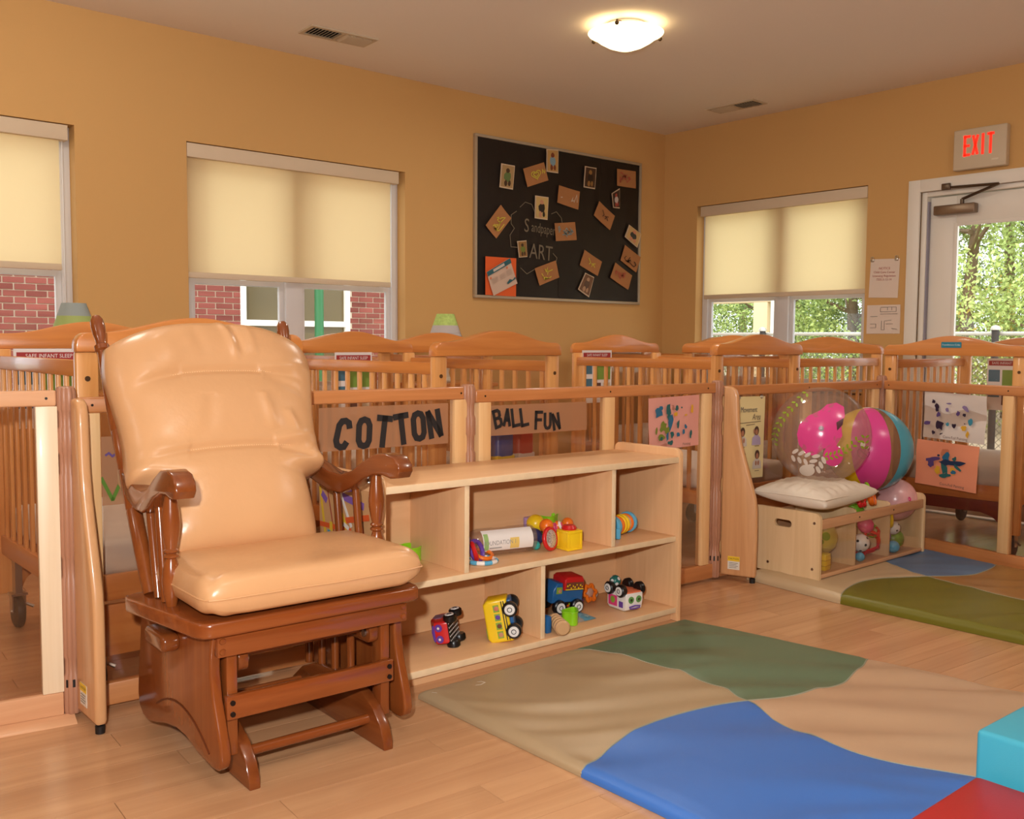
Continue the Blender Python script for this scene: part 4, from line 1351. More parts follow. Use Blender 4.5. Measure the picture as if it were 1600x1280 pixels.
# seat cushion
def sc_(u, v, top):
    x = u * 2 - 1
    y = v * 2 - 1
    hw = .300 + .010 * (1 - v)
    px = x * hw * (1 - .055 * abs(y) ** 8)
    py = .178 + y * .200 * (1 - .06 * abs(x) ** 8) 
    ed = max(0, (1 - abs(x) ** 10) * (1 - abs(y) ** 10))
    hgt = .054 * ed ** .34
    # gathered corners
    for sx in (-1, 1):
        for sy in (-1, 1):
            d = math.hypot((x - sx) * hw, (y - sy) * .2)
            hgt *= 1 - .30 * math.exp(-(d / .035) ** 2)
            an = math.atan2((y - sy), (x - sx))
            hgt += .0035 * cos(an * 9) * math.exp(-((d - .06) / .03) ** 2) * ed
    sag = .010 * math.exp(-(x / .6) ** 2 - (y / .7) ** 2) if top else 0
    z = .478 + (hgt * 1.02 - sag + .003 * noise.noise(Vector((px * 7, py * 7, 1))) if top else -hgt * .95)
    z -= .0 * y
    return Vector((px, py - .018, z))
cushion_grid('seat_cushion', lambda u, v: sc_(u, v, True), lambda u, v: sc_(u, v, False), 70, 60, LEATHER)
b = B()
rim = [sc_(k / 40, 0, True) + Vector((0, -.001, 0)) for k in range(41)] + [sc_(1, k / 30, True) for k in range(1, 31)] + [sc_(1 - k / 40, 1, True) for k in range(1, 41)] + [sc_(0, 1 - k / 30, True) for k in range(1, 30)]
tube(b, rim, .0022, 6, True); part('piping', b, LEATHER)

# ------------------------------------------------------------------ open shelf
SX, SY, SA = 1.588, 2.447, -1.6
sh = thing('open_shelf', 'low open toy shelf unit in pale laminate behind the chair', 'shelf unit', (SX, SY, 0), SA)
SL, SD = 1.362, .352
for x0 in (0, SL - .024):
    pts = rrect(0, SD, .0, .674, .028, 6, (0, 0, 1, 1))
    b = B(); prism(b, pts, x0, x0 + .024, 'yz', .004); p = obj('end_panel', b, BIRCH_Z, sh)
for nm, z0, z1, y0 in (('top_board', .619, .643, .004), ('middle_board', .312, .334, .012), ('bottom_board', .032, .055, .006)):
    b = B(); box(b, .0245, SL - .0245, y0, SD - .002, z0, z1, .002); o = obj(nm, b, BIRCH_X, sh)
    b = B(); box(b, .0247, SL - .0247, y0 - .0022, y0 + .0005, z0 + .001, z1 - .001, .0008); obj('edge_band', b, BIRCH_E, o)
b = B(); box(b, .0245, SL - .0245, SD - .018, SD - .006, .056, .618); obj('back_board', b, BIRCH_X, sh, False)
for x, z0, z1 in ((.335, .3345, .6185), (1.000, .3345, .6185), (.662, .0555, .3115)):
    b = B(); box(b, x - .009, x + .009, .016, SD - .019, z0, z1, .001); o = obj('divider', b, BIRCH_Z, sh)
    b = B(); box(b, x - .0092, x + .0092, .0135, .0165, z0, z1, .0006); obj('edge_band', b, BIRCH_E, o)
b = B(); box(b, .0245, SL - .0245, .03, .045, 0, .0315); obj('kick_board', b, BIRCH_X, sh, False)

# collage on the outer left face
cg = thing('paper_collage', 'kraft paper collage of coloured strips on the shelf end behind the chair arm', 'collage', (SX, SY, 0), SA)
MC = T(-.0025, 0, 0) @ Matrix(((0, 0, -1, 0), (-1, 0, 0, 0), (0, 1, 0, 0), (0, 0, 0, 1)))      # local x -> -y, faces -x
b = B(); sheet(b, .34, .30, MC @ T(-.2, .475, 0), 4, 4, .001, 1); obj('kraft_sheet', b, mat('kraft sheet', (206, 156, 104), .85), cg)
CC = [mat('strip orange', (222, 92, 36), .7), mat('strip purple', (130, 92, 170), .7), mat('strip yellow', (226, 186, 50), .7), mat('strip blue', (76, 156, 186), .7), mat('strip dark red', (160, 46, 38), .7), mat('strip white', (230, 222, 214), .7)]
def cgp(px, py):
    # collage photo coordinates: x 0..1 from far to near, y 0..1 downwards
    return (-.365 + .33 * px, .62 - .285 * py)
b = B()
random.seed(3)
STR = [(.0, .05, .18, .95, .05, 2), (.04, .12, .14, .2, .08, 1), (.16, .08, .3, .6, .02, 4), (.45, .1, .85, .16, .085, 1), (.4, .05, .62, .42, .05, 5), (.35, .3, .75, .95, .06, 3), (.33, .2, .36, .3, .05, 3), (.0, .48, .62, .46, .06, 0), (.1, .62, .34, .85, .10, 0), (.02, .78, .28, .92, .08, 0),
       (.52, .36, .95, .26, .07, 0), (.78, .30, .93, .95, .09, 0), (.3, .9, .58, .68, .10, 1), (.72, .86, .98, .62, .085, 1), (.85, .93, .98, .97, .08, 1), (.32, .98, .72, .72, .05, 4), (.45, .30, .55, .46, .07, 2), (.24, .42, .24, .6, .07, 2), (.2, .52, .2, .62, .07, 3), (.4, .55, .42, .7, .06, 2), (.6, .55, .72, .72, .06, 2), (.55, .5, .62, .58, .10, 1),
       (.74, .5, .8, .78, .07, 3), (.66, .82, .92, 1.0, .08, 2), (.24, .92, .38, .98, .12, 2), (.5, .88, .54, .96, .08, 3), (.7, .62, .74, .66, .08, 5), (.6, .44, .5, .4, .05, 5), (.72, .78, .78, .7, .07, 2)]
for k, (x0, y0, x1, y1, w, mi) in enumerate(STR):
    stroke(b, [cgp(x0, y0), cgp(x1, y1)], w * .27, MC @ T(0, 0, .0008 + .00022 * k), mi, .0002)
obj('paper_strips', b, CC, cg, False)

# ------------------------------------------------------------------ toys on the shelf
MS = T(SX, SY, 0) @ RZ(SA)
def sp(x, y, z):
    """world x,y on the shelf board at height z"""
    return (x, y, z)
Z1, Z0 = .3345, .0555
C_ = {k: mat('toy ' + k, v, .3, .5) for k, v in dict(lime=(146, 214, 34), purple=(170, 140, 200), yellow=(246, 206, 34), orange=(240, 120, 30), red=(206, 34, 36), blue=(36, 100, 160), navy=(36, 48, 96), teal=(60, 176, 168), cyan=(92, 176, 214), white=(236, 232, 226), pink=(226, 70, 130), green=(110, 176, 40), grey=(190, 186, 184), violet=(104, 66, 160), beige=(206, 164, 118), olive=(140, 170, 60)).items()}

def cutter(label, loc, rot, w, h, m, lobes=3, name='shape_ring'):
    """a plastic ring with bumps, open through the middle, with a small peg"""
    t = thing(name, label, 'toy', loc, 0, None, rot)
    b = B()
    n = 48
    outs = []
    for i in range(n):
        a = 2 * pi * i / n
        r = w * (1 + .16 * cos(lobes * a))
        outs.append((r * cos(a), r * .72 * sin(a)))
    ins = [(p[0] * .86, p[1] * .82) for p in outs]
    R = [[b.verts.new((p[0], p[1], z)) for p in ps] for ps, z in ((outs, 0), (outs, h), (ins, h), (ins, 0))]
    for k in range(4):
        A_, C2 = R[k], R[(k + 1) % 4]
        for i in range(n):
            b.faces.new((A_[i], A_[(i + 1) % n], C2[(i + 1) % n], C2[i]))
    obj('ring_wall', b, m, t)
    b = B(); o2 = [(p[0] * 1.06, p[1] * 1.06) for p in outs]
    tube(b, [(p[0], p[1], h) for p in outs], .0025, 6, True); obj('rim', b, m, t)
    return t

cutter('lime green plastic shape ring alone in the first upper compartment', (1.90, 2.735, Z1), (0, 0, .3), .058, .046, C_['lime'])
cutter('lime green plastic shape ring standing upright by the wooden rattle', (2.455, 2.515, Z0 + .001), (0, 0, .5), .038, .047, C_['lime'], 3)
t = cutter('lime green plastic shape ring balanced behind the clear bottle', (2.545, 2.735, Z1 + .052), (0, 0, .2), .044, .028, C_['lime'])
b = B(); lathe(b, [(0, -.0525), (.026, -.0525), (.026, 0), (0, 0)], 16); obj('stem', b, C_['lime'], t)

t = thing('cup', 'upright lilac toy cup behind the clear bottle', 'toy', (2.452, 2.735, Z1))
b = B(); lathe(b, [(0, 0), (.025, 0), (.028, .078), (.026, .082), (0, .082)], 20); obj('cup_wall', b, C_['purple'], t)
b = B(); torus(b, .0275, .002, 20, 6, T(0, 0, .004)); obj('cup_rim', b, C_['purple'], t)
t = thing('bear_cup', 'lilac plastic cup with an open wide mouth beside the divider', 'toy', (2.03, 2.655, Z1))
b = B(); lathe(b, [(0, 0), (.034, 0), (.036, .04), (.044, .085), (.047, .088), (.041, .086), (.032, .045), (0, .04)], 22); obj('cup_wall', b, C_['purple'], t)
b = B(); torus(b, .022, .006, 16, 8, T(.045, -.0, .045) @ RX(90)); obj('cup_handle', b, C_['purple'], t)

# clear bottle with a white label lying on its side
bt = thing('plastic_bottle', 'clear plastic bottle with a white label lying on the middle board', 'bottle', (2.19, 2.60, Z1 + .0445), 0, None, (0, radians(0), radians(-12)))
bt.scale = (1.08, 1.1, 1.1)
bt.location.z = Z1 + .0485
MB_ = RY(90)
prof = [(0, -.115), (.040, -.115), (.0435, -.108), (.0435, -.03), (.042, -.02), (.042, .02), (.0435, .03), (.0435, .085), (.038, .105), (.028, .12), (.024, .125), (.024, .135)]
b = B(); lathe(b, prof, 28, RY(-90)); obj('bottle_body', b, clear('bottle plastic', (.95, .93, .92), .08, .05, (214, 204, 196), .06), bt)
b = B()
def arc(a0, a1, x0, x1, R, mi, n=14):
    g = [[b.verts.new((x, -R * cos(radians(a)), R * sin(radians(a)))) for x in (x0, x1)] for a in [a0 + (a1 - a0) * k / n for k in range(n + 1)]]
    for k in range(n):
        f = b.faces.new((g[k][0], g[k][1], g[k + 1][1], g[k + 1][0])); f.material_index = mi
arc(-30, 65, -.085, .098, .0442, 0); arc(-25, 20, .012, .045, .0446, 1); arc(-25, 45, -.082, -.066, .0446, 2)
obj('bottle_label', b, [mat('label white', (236, 230, 224), .35), mat('label yellow', (232, 200, 110), .4), mat('label green', (150, 186, 110), .4)], bt)
b = B()
text(b, 'FOUNDATION 1', .020, T(-.025, -.0449, .003) @ UP, xs=.8); stroke(b, [(-.065, -.012), (-.02, -.012)], .003, T(0, -.0449, 0) @ UP, th=.0002)
obj('label_print', b, mat('label grey ink', (150, 146, 142), .6), bt, False)

# ring rattle with stripes
rr = thing('ring_rattle', 'blue and white striped teething ring with coloured rings beside the divider', 'toy', (2.055, 2.535, Z1))
def seg_ring(R, r, cols, M, nm, per):
    n = len(cols) * per
    for k, m in enumerate(cols):
        b = B(); tube(b, [(R * cos(2 * pi * i / n), R * sin(2 * pi * i / n), 0) for i in range(k * per, (k + 1) * per + 1)], r, 8, False, M); obj(nm, b, m, rr)
seg_ring(.048, .0075, [C_['cyan'], C_['white']] * 6, T(.0, 0, .008), 'striped_segment', 3)
b = B(); torus(b, .034, .008, 22, 8, T(.0, .03, .036) @ RZ(20) @ RX(70)); obj('violet_ring', b, C_['violet'], rr)
b = B(); torus(b, .030, .008, 22, 8, T(-.02, .02, .036) @ RZ(60) @ RX(75)); obj('red_ring', b, C_['red'], rr)
b = B(); torus(b, .030, .007, 22, 8, T(.03, .03, .020) @ RX(20)); obj('orange_ring', b, C_['orange'], rr)

# cluster of baby toys and yellow cube
cu = thing('toy_cube', 'yellow plastic toy cube with framed faces on the middle board', 'toy', (2.437, 2.508, Z1 + .036), 0, None, (0, 0, radians(-4)))
b = B(); box(b, -.032, .032, -.032, .032, -.036, .036, .004)
obj('cube_core', b, C_['yellow'], cu)
for M in (RZ(0), RZ(90), RZ(180), RZ(270)):
    b = B()
    for q in ((-.032, .032, .026, .035), (-.032, .032, -.035, -.026), (-.032, -.024, -.026, .026), (.024, .032, -.026, .026)):
        box(b, q[0], q[1], -.0345, -.031, q[2], q[3], .001, M=M)
    obj('face_frame', b, C_['yellow'], cu)
b = B(); lathe(b, [(0, 0), (.026, 0), (.028, .006), (.022, .016), (0, .02)], 18, T(-.002, 0, .036)); obj('red_button', b, C_['red'], cu)
dk = thing('glitter_rattle', 'round red rimmed rattle full of silver glitter beside the yellow cube', 'toy', (2.36, 2.528, Z1 + .044), 0, None, (radians(80), 0, radians(14)))
b = B(); torus(b, .036, .008, 26, 10); obj('red_rim', b, C_['red'], dk)
b = B(); lathe(b, [(0, -.008), (.034, -.006), (.034, .006), (.02, .011), (0, .013)], 24); obj('glitter_window', b, mat('glitter', (196, 186, 180), .25, metal=.3, var=.5, vscale=160), dk)
def toy_ball(name, label, c, r, m, dots=None, n=24):
    t = thing(name, label, 'toy', c)
    b = B(); ball(b, (0, 0, 0), r, n, 14); obj('ball_shell', b, m, t)
    if dots:
        random.seed(int(r * 9999))
        for k in range(dots[1]):
            z = 1 - 2 * (k + .5) / dots[1]; a = k * 2.4
            d = Vector((math.sqrt(1 - z * z) * cos(a), math.sqrt(1 - z * z) * sin(a), z))
            b = B(); lathe(b, [(0, 0), (r * dots[2], -r * dots[2] ** 2 * .5), (0, .0008)][::-1], 10, Matrix.Translation(d * r * 1.003) @ d.to_track_quat('Z', 'Y').to_matrix().to_4x4()); obj('dot', b, dots[0], t)
    else:
        b = B(); torus(b, r * 1.0, r * .03, 28, 5, RX(30)); obj('ball_seam', b, m, t)
    return t
toy_ball('toy_ball', 'plain yellow plastic ball behind the glitter rattle', (2.405, 2.655, Z1 + .075), .034, C_['yellow'])
toy_ball('toy_ball', 'plain orange plastic ball above the glitter rattle', (2.395, 2.585, Z1 + .078), .026, C_['orange'])
toy_ball('toy_ball', 'navy blue plastic ball behind the clear bottle base', (2.365, 2.62, Z1 + .034), .034, C_['navy'])
toy_ball('toy_ball', 'small teal plastic ball under the navy ball', (2.335, 2.575, Z1 + .016), .016, C_['teal'])
toy_ball('toy_ball', 'small plain orange ball behind the yellow cube', (2.535, 2.62, Z1 + .066), .022, C_['orange'])
t = thing('striped_bead', 'rainbow striped bead with a pink loop behind the yellow cube', 'toy', (2.465, 2.60, Z1 + .068), 0, None, (radians(70), 0, radians(30)))
for k, cc in enumerate(('white', 'violet', 'lime', 'orange', 'white', 'pink')):
    b = B(); a0, a1 = -90 + k * 30, -60 + k * 30
    lathe(b, [(.019 * cos(radians(a)), .019 * sin(radians(a))) for a in (a0, a0 + 15, a1)], 16); obj('bead_stripe', b, C_[cc], t)
b = B(); torus(b, .014, .004, 16, 6, T(-.03, 0, 0)); obj('pink_loop', b, C_['pink'], t)
for x, y, z in ((2.535, 2.62, .0), (2.405, 2.655, .0), (2.395, 2.585, .0), (2.465, 2.60, .0)):
    pass

# roller rattle upper right
ro = thing('roller_toy', 'barrel shaped rattle of blue, yellow and orange rings in the last upper compartment', 'toy', (2.775, 2.575, Z1 + .0415), 0, None, (0, radians(90), radians(14)))
for r, z0, z1, cc in ((.041, -.078, -.052, 'cyan'), (.030, -.052, -.036, 'grey'), (.036, -.036, -.020, 'orange'), (.038, -.020, .0, 'yellow'), (.038, .003, .018, 'yellow'), (.033, .018, .034, 'grey'), (.036, .034, .050, 'orange'), (.041, .052, .070, 'cyan')):
    b = B(); lathe(b, [(0, z0), (r - .003, z0), (r, z0 + .003), (r, z1 - .003), (r - .003, z1), (0, z1)], 26); obj('ring', b, C_[cc], ro)
b = B(); box(b, .0, .041, -.05, .03, -.092, -.079, .005); obj('foot', b, C_['cyan'], ro)
cutter('lime ring lying on the barrel rattle', (2.77, 2.645, Z1), (0, 0, 0), .03, .062, C_['green'])

# wooden rattle of rings, lower right
wr = thing('wooden_rattle', 'natural wooden ring rattle lying beside the lower divider', 'toy', (2.355, 2.475, Z0 + .0275), 0, None, (radians(-90), 0, radians(-28)))
for k in range(5):
    r = .0275 - (.001 * k)
    z0 = -.065 + .026 * k
    b = B(); lathe(b, [(0, z0), (r - .006, z0), (r, z0 + .006), (r, z0 + .014), (r - .006, z0 + .020), (.010, z0 + .021), (.010, z0 + .026), (0, z0 + .026)], 22); obj('wooden_ring', b, C_['beige'], wr)

# toy vehicles
WHL = (mat('tyre black', (20, 19, 20), .3), mat('wheel white', (232, 230, 226), .35))
def wheels(t, L, w, r, zb, xs):
    for s in (-1, 1):
        for x in xs:
            M = T(x, s * (w / 2 + .008), zb) @ RX(-90 * s)
            b = B(); lathe(b, [(0, -.012), (r - .003, -.012), (r, -.008), (r, .006), (r - .004, .010), (0, .010)], 24, M); wq = obj('wheel', b, WHL[0], t)
            b = B(); lathe(b, [(0, .0098), (r * .70, .0098), (r * .66, .0122), (r * .34, .0122), (r * .32, .0112), (0, .0112)], 24, M); obj('wheel_disc', b, WHL[1], wq)
            b = B(); torus(b, r * .30, r * .05, 16, 6, M @ T(0, 0, .012)); obj('hub_ring', b, WHL[0], wq)

def vehicle(name, label, loc, rot, L, w, h, body, r=.021):
    t = thing(name, label, 'toy', loc, 0, None, rot)
    t.scale = (1.13, 1.13, 1.13)
    return t

# yellow bus standing on its nose
bus = vehicle('toy_bus', 'yellow school bus toy standing on its nose beside the lower divider', (2.140, 2.520, Z0 + .078), (0, 0, 0), 0, 0, 0, None)
bus.rotation_euler = (Matrix.Rotation(radians(-11), 3, Vector((.65, .76, 0))) @ Matrix(((0, .70, -.71), (0, .71, .70), (1, 0, 0)))).to_euler()
# local: x forward, z up, side facing -y
prof = [(-.066, -.02), (.066, -.02), (.066, .040), (.054, .054), (-.052, .056), (-.066, .046)]
b = B(); prism(b, prof, -.034, .034, 'xz', .008, seg=3); obj('bus_body', b, C_['yellow'], bus)
b = B(); box(b, -.060, .060, -.030, .030, -.031, -.019, .003); obj('chassis', b, C_['blue'], bus)
for z in (-.010, -.003):
    b = B(); box(b, -.060, .060, -.0350, -.0336, z - .0015, z + .0015); obj('side_stripe', b, WHL[0], bus, False)
for k in range(4):
    b = B(); box(b, -.052 + k * .027, -.030 + k * .027, -.0352, -.0338, .006, .024); wq = obj('window', b, C_['olive'], bus, False)
    b = B(); ball(b, (-.041 + k * .027, -.0350, .014), .0075, 10, 8, sc=(1, .15, 1)); obj('passenger', b, [mat('face tan', (196, 140, 110), .6), mat('face brown', (110, 66, 46), .6), C_['violet'], mat('face rose', (206, 120, 100), .6)][k], wq)
b = B(); box(b, -.0675, -.0655, -.022, .022, .014, .038, .004); obj('rear_window', b, C_['green'], bus)
b = B(); prism(b, rrect(-.055, -.02, -.024, .024, .01), .0555, .0575, 'xy'); obj('roof_hatch', b, C_['green'], bus)
wheels(bus, 0, .062, .023, -.027, (-.034, .034))

# red car up on its tail
car = vehicle('toy_car', 'red toy car with purple eyes tipped on its side in the lower shelf', (1.972, 2.62, Z0 + .050), (radians(-78), 0, radians(28)), 0, 0, 0, None)
b = B(); prism(b, [(-.052, -.016), (.046, -.016), (.052, .0), (.050, .024), (.030, .030), (.010, .046), (-.034, .046), (-.052, .026)], -.034, .034, 'xz', .007, seg=3); obj('car_body', b, C_['red'], car)
car.rotation_euler = (Matrix.Rotation(radians(-9), 3, Vector((.65, .76, 0))) @ Matrix(((-.80, 0, -.6), (-.6, 0, .8), (0, 1, 0)))).to_euler()
b = B(); box(b, -.050, .046, -.033, .033, -.020, -.0155, .001); obj('checked_base', b, WHL[0], car)
b = B()
for i in range(8):
    for j in range(5):
        ball(b, (-.044 + i * .0125, -.026 + j * .013, -.0203), .0032, 6, 4, sc=(1, 1, .3))
o = obj('base_dots', b, WHL[1], car); o['kind'] = 'stuff'
for y in (-.017, .017):
    b = B(); lathe(b, [(0, 0), (.0115, 0), (.0115, .002), (0, .003)], 16, T(.0525, y, .010) @ RY(86)); e_ = obj('eye', b, C_['violet'], car)
    b = B(); lathe(b, [(0, .003), (.004, .003), (0, .0045)], 10, T(.0525, y, .010) @ RY(86)); obj('pupil', b, C_['white'], e_)
b = B(); tube(b, [(.044, -.022, .030), (.050, -.024, .026), (.052, 0, .0255), (.050, .024, .026), (.044, .022, .030), (.036, 0, .036)], .0028, 6, True); obj('mouth', b, C_['violet'], car)
for s in (-1, 1):
    b = B(); prism(b, [(-.030, .012), (.006, .012), (.012, .030), (.002, .040), (-.026, .040)], s * .0345 - .0008, s * .0345 + .0008, 'xz'); obj('window', b, mat('car window print', (120, 90, 120), .5), car, False)
wheels(car, 0, .064, .020, -.022, (-.032, .030))

# blue and red truck on the plastic bag
tk = vehicle('toy_truck', 'blue toy truck with a red load box facing the lower divider', (2.525, 2.635, Z0 + .083), (radians(3), radians(4), radians(-8)), 0, 0, 0, None)
b = B(); prism(b, [(-.062, -.028), (.062, -.028), (.062, .012), (-.020, .012), (-.024, .038), (-.045, .040), (-.062, .016)], -.036, .036, 'xz', .006, seg=3); obj('truck_body', b, C_['blue'], tk)
b = B(); prism(b, [(-.018, .0125), (.062, .0125), (.062, .046), (.054, .058), (-.006, .058), (-.018, .050)], -.037, .037, 'xz', .006, seg=3); obj('load_box', b, C_['red'], tk)
b = B(); box(b, -.012, .056, -.0384, -.0368, .018, .040); pp = obj('side_picture', b, mat('picture brown', (120, 66, 44), .5), tk, False)
b = B()
random.seed(5)
for k in range(9):
    blob(b, -.008 + k * .0075, .027 + random.uniform(-.006, .006), .003, .003, T(0, -.0388, 0) @ UP, 0, 7)
box(b, -.014, .058, -.0386, -.037, .0145, .018)
obj('picture_marks', b, C_['yellow'], pp, False)
b = B(); box(b, -.050, -.028, -.0372, -.0358, .004, .026); wq = obj('window', b, C_['olive'], tk, False)
b = B(); ball(b, (-.036, -.0368, .013), .007, 10, 8, sc=(1, .2, 1)); obj('driver', b, mat('face tan', (196, 140, 110), .6), wq)
wheels(tk, 0, .066, .024, -.040, (-.036, .036))

# pink and white car upside down
uc = vehicle('toy_car', 'white and orange toy car with green eyes lying upside down on the lower shelf', (2.765, 2.535, Z0 + .0405), (radians(180), 0, radians(-96)), 0, 0, 0, None)
b = B(); prism(b, [(-.050, -.026), (.050, -.026), (.052, .0), (.046, .030), (.036, .0355), (-.038, .0355), (-.050, .025)], -.038, .038, 'xz', .006, seg=3); obj('car_body', b, C_['white'], uc)
b = B(); prism(b, rrect(-.048, .048, -.036, .036, .008), -.030, -.0255, 'xy', .001); obj('orange_base', b, mat('toy coral', (230, 122, 84), .4), uc)
for y in (-.017, .017):
    b = B(); lathe(b, [(0, 0), (.012, 0), (.012, .002), (0, .003)], 16, T(.0505, y, -.004) @ RY(88)); e_ = obj('eye', b, mat('toy eye green', (96, 150, 80), .4), uc)
    b = B(); lathe(b, [(0, .003), (.005, .003), (0, .005)], 10, T(.0505, y, -.004) @ RY(88)); obj('pupil', b, mat('toy eye dark', (50, 60, 30), .4), e_)
b = B(); tube(b, [(.0515, -.024, .020), (.0525, -.022, .025), (.0515, 0, .027), (.0525, .022, .025), (.0515, .024, .020), (.0525, 0, .0165)], .0025, 6, True); obj('mouth', b, C_['violet'], uc)
for s in (-1, 1):
    b = B(); box(b, -.040, .004, s * .0383 - .0008, s * .0383 + .0008, -.012, .024); d_ = obj('door', b, C_['pink'], uc, False)
    b = B(); ball(b, (-.018, s * .039, .004), .012, 12, 8, sc=(1, .1, 1)); obj('door_picture', b, C_['olive'], d_)
    b = B(); box(b, .014, .034, s * .0383 - .0008, s * .0383 + .0008, .004, .024); obj('window', b, C_['violet'], uc, False)
wheels(uc, 0, .068, .022, -.034, (-.030, .028))
toy_ball('dotted_ball', 'teal ball with white dots on top of the upside down car', (2.752, 2.575, Z0 + .1000), .0225, mat('toy deep teal', (34, 112, 104), .35), (WHL[1], 11, .32))
# plastic bag and teether chain
bg = thing('plastic_bag', 'crumpled clear plastic bag with a blue star print under the truck', 'bag', (2.50, 2.575, Z0))
b = B()
n = 22
g = []
for j in range(n + 1):
    row = []
    for i in range(n + 1):
        u, v = i / n * 2 - 1, j / n * 2 - 1
        e_ = max(0, (1 - abs(u) ** 4) * (1 - abs(v) ** 4))
        row.append(b.verts.new((u * .085 + .01 * v, v * .075, .0012 + .010 * e_ + .007 * e_ * noise.noise(Vector((u * 4, v * 4, 3))))))
    g.append(row)
for j in range(n):
    for i in range(n):
        f = b.faces.new((g[j][i], g[j][i + 1], g[j + 1][i + 1], g[j + 1][i])); f.material_index = 1 if (i > 13) else 0
obj('film', b, [clear('bag film', (.9, .9, .9), .2, .12, (214, 206, 200), .45), mat('bag blue', (96, 150, 170), .3, var=.25, vscale=40)], bg)
b = B(); pts = []
for k in range(10):
    a = pi / 2 + pi * k / 5
    r = .016 if k % 2 == 0 else .007
    pts.append((r * cos(a), r * sin(a), 0))
poly(b, pts, 0, T(.04, -.06, .0125)); obj('star', b, mat('bag star', (170, 200, 196), .4), bg, False)
b = B(); box(b, 2.300, 2.322, 2.475, 2.55, Z0, Z0 + .06, .003); 
t = tag(obj('toy_block', b, C_['blue']), 'plain blue toy block half hidden by the lower divider', 'toy')
tc_ = thing('teether_chain', 'chain of coloured teething links with an orange flower ring', 'toy', (2.70, 2.68, Z0))
for k, (x, y, z, R, m, M) in enumerate(((-.08, .0, .014, .014, 'lime', RX(50)), (-.055, .02, .014, .014, 'yellow', RX(70)), (-.10, .01, .014, .014, 'orange', RX(60)), (-.03, .01, .012, .015, 'violet', RX(20)), (-.06, .03, .022, .018, 'lime', RY(60)))):
    b = B(); torus(b, R, .0042, 16, 6, T(x, y, max(z, R * .9 + .004)) @ M); obj('link', b, C_[m], tc_)
b = B()
tube(b, [((.028 + .006 * cos(6 * 2 * pi * i / 48)) * cos(2 * pi * i / 48), (.028 + .006 * cos(6 * 2 * pi * i / 48)) * sin(2 * pi * i / 48), 0) for i in range(48)], .007, 8, True, T(.02, .0, .037) @ RX(75)); obj('flower_ring', b, C_['orange'], tc_)
b = B(); ball(b, (.02, 0, .037), .019, 16, 10, sc=(1, .5, 1)); obj('flower_centre', b, mat('rose clear', (196, 150, 130), .2), tc_)
b = B(); ball(b, (-.115, .02, .032), .03, 16, 10, sc=(1.1, .3, 1)); obj('white_teether', b, C_['white'], tc_)
b = B(); ball(b, (.062, .02, .022), .02, 16, 10, sc=(1.2, .5, 1)); obj('silver_teether', b, C_['grey'], tc_)

# ------------------------------------------------------------------ floor mats
def play_mat(label, cols, names, th, Pf, Qf, xl, xr, y0, y1, wr, seed, cuts=None):
    """four curved colour panels meeting in the middle; Pf(y)->x, Qf(x)->y"""
    t = thing('play_mat', label, 'mat', (0, 0, 0), 0, 'soft vinyl floor mats')
    n = 44
    def pt(s, r):
        x, y = (xl(0) + xr(0)) / 2, (y0 + y1) / 2
        for _ in range(12):
            px = Pf(y)
            x = xl(y) + (1 + s) * (px - xl(y)) if s < 0 else px + s * (xr(y) - px)
            qy = Qf(x)
            y = y0 + (1 + r) * (qy - y0) if r < 0 else qy + r * (y1 - qy)
        return x, y
    def hz(s, r, x, y):
        e = min(1 - abs(s), 1 - abs(r))
        rim = min(1, (e / .035)) ** .5 if e < .035 else 1
        seam = 1 - .10 * math.exp(-(min(abs(s), abs(r)) / .02) ** 2)
        h = th * (.35 + .65 * rim) * seam
        a_, c_ = x * .80 - y * .60, x * .60 + y * .80
        c_ += .05 * sin(a_ * 5)
        w = .55 - 1.6 * abs(noise.noise(Vector((a_ * 1.4 + seed, c_ * 6.0, seed)))) + .35 * noise.noise(Vector((a_ * 2.5 + seed, c_ * 15, 4)))
        w *= smoothstep(-.7, .2, noise.noise(Vector((x * 1.3 + seed, y * 1.3, 9))))
        return h + wr * w * min(1, e / .1)
    for k, (sx, sy) in enumerate(((-1, 1), (1, 1), (-1, -1), (1, -1))):
        b = B()
        G = []
        for j in range(n + 1):
            row = []
            for i in range(n + 1):
                f = lambda q: 1 - (1 - q) ** 1.6
                s, r = sx * f(i / n), sy * f(j / n)
                x, y = pt(s, r)
                row.append(b.verts.new((x, y, hz(s, r, x, y))))
            G.append(row)
        for j in range(n):
            for i in range(n):
                b.faces.new((G[j][i], G[j][i + 1], G[j + 1][i + 1], G[j + 1][i]))
        # skirts along the outer edges
        for line in ([G[n][i] for i in range(n + 1)], [G[j][n] for j in range(n + 1)]):
            lo = [b.verts.new((v.co.x, v.co.y, .001)) for v in line]
            for i in range(n):
                b.faces.new((line[i], line[i + 1], lo[i + 1], lo[i]))
        o = obj('mat_panel', b, cols[k], t, ang=60)
        o['label'] = names[k]
    b = B()
    pts = []
    for k in range(-40, 41):
        x, y = pt(0, k / 40); pts.append((x, y, hz(0, k / 40, x, y) + .0005))
    tube(b, pts, .0016, 6); 
    pts = []
    for k in range(-40, 41):
        x, y = pt(k / 40, 0); pts.append((x, y, hz(k / 40, 0, x, y) + .0005))
    tube(b, pts, .0025, 6)
    obj('seam', b, mat('mat seam', (150, 150, 130), .5), t)
    return t

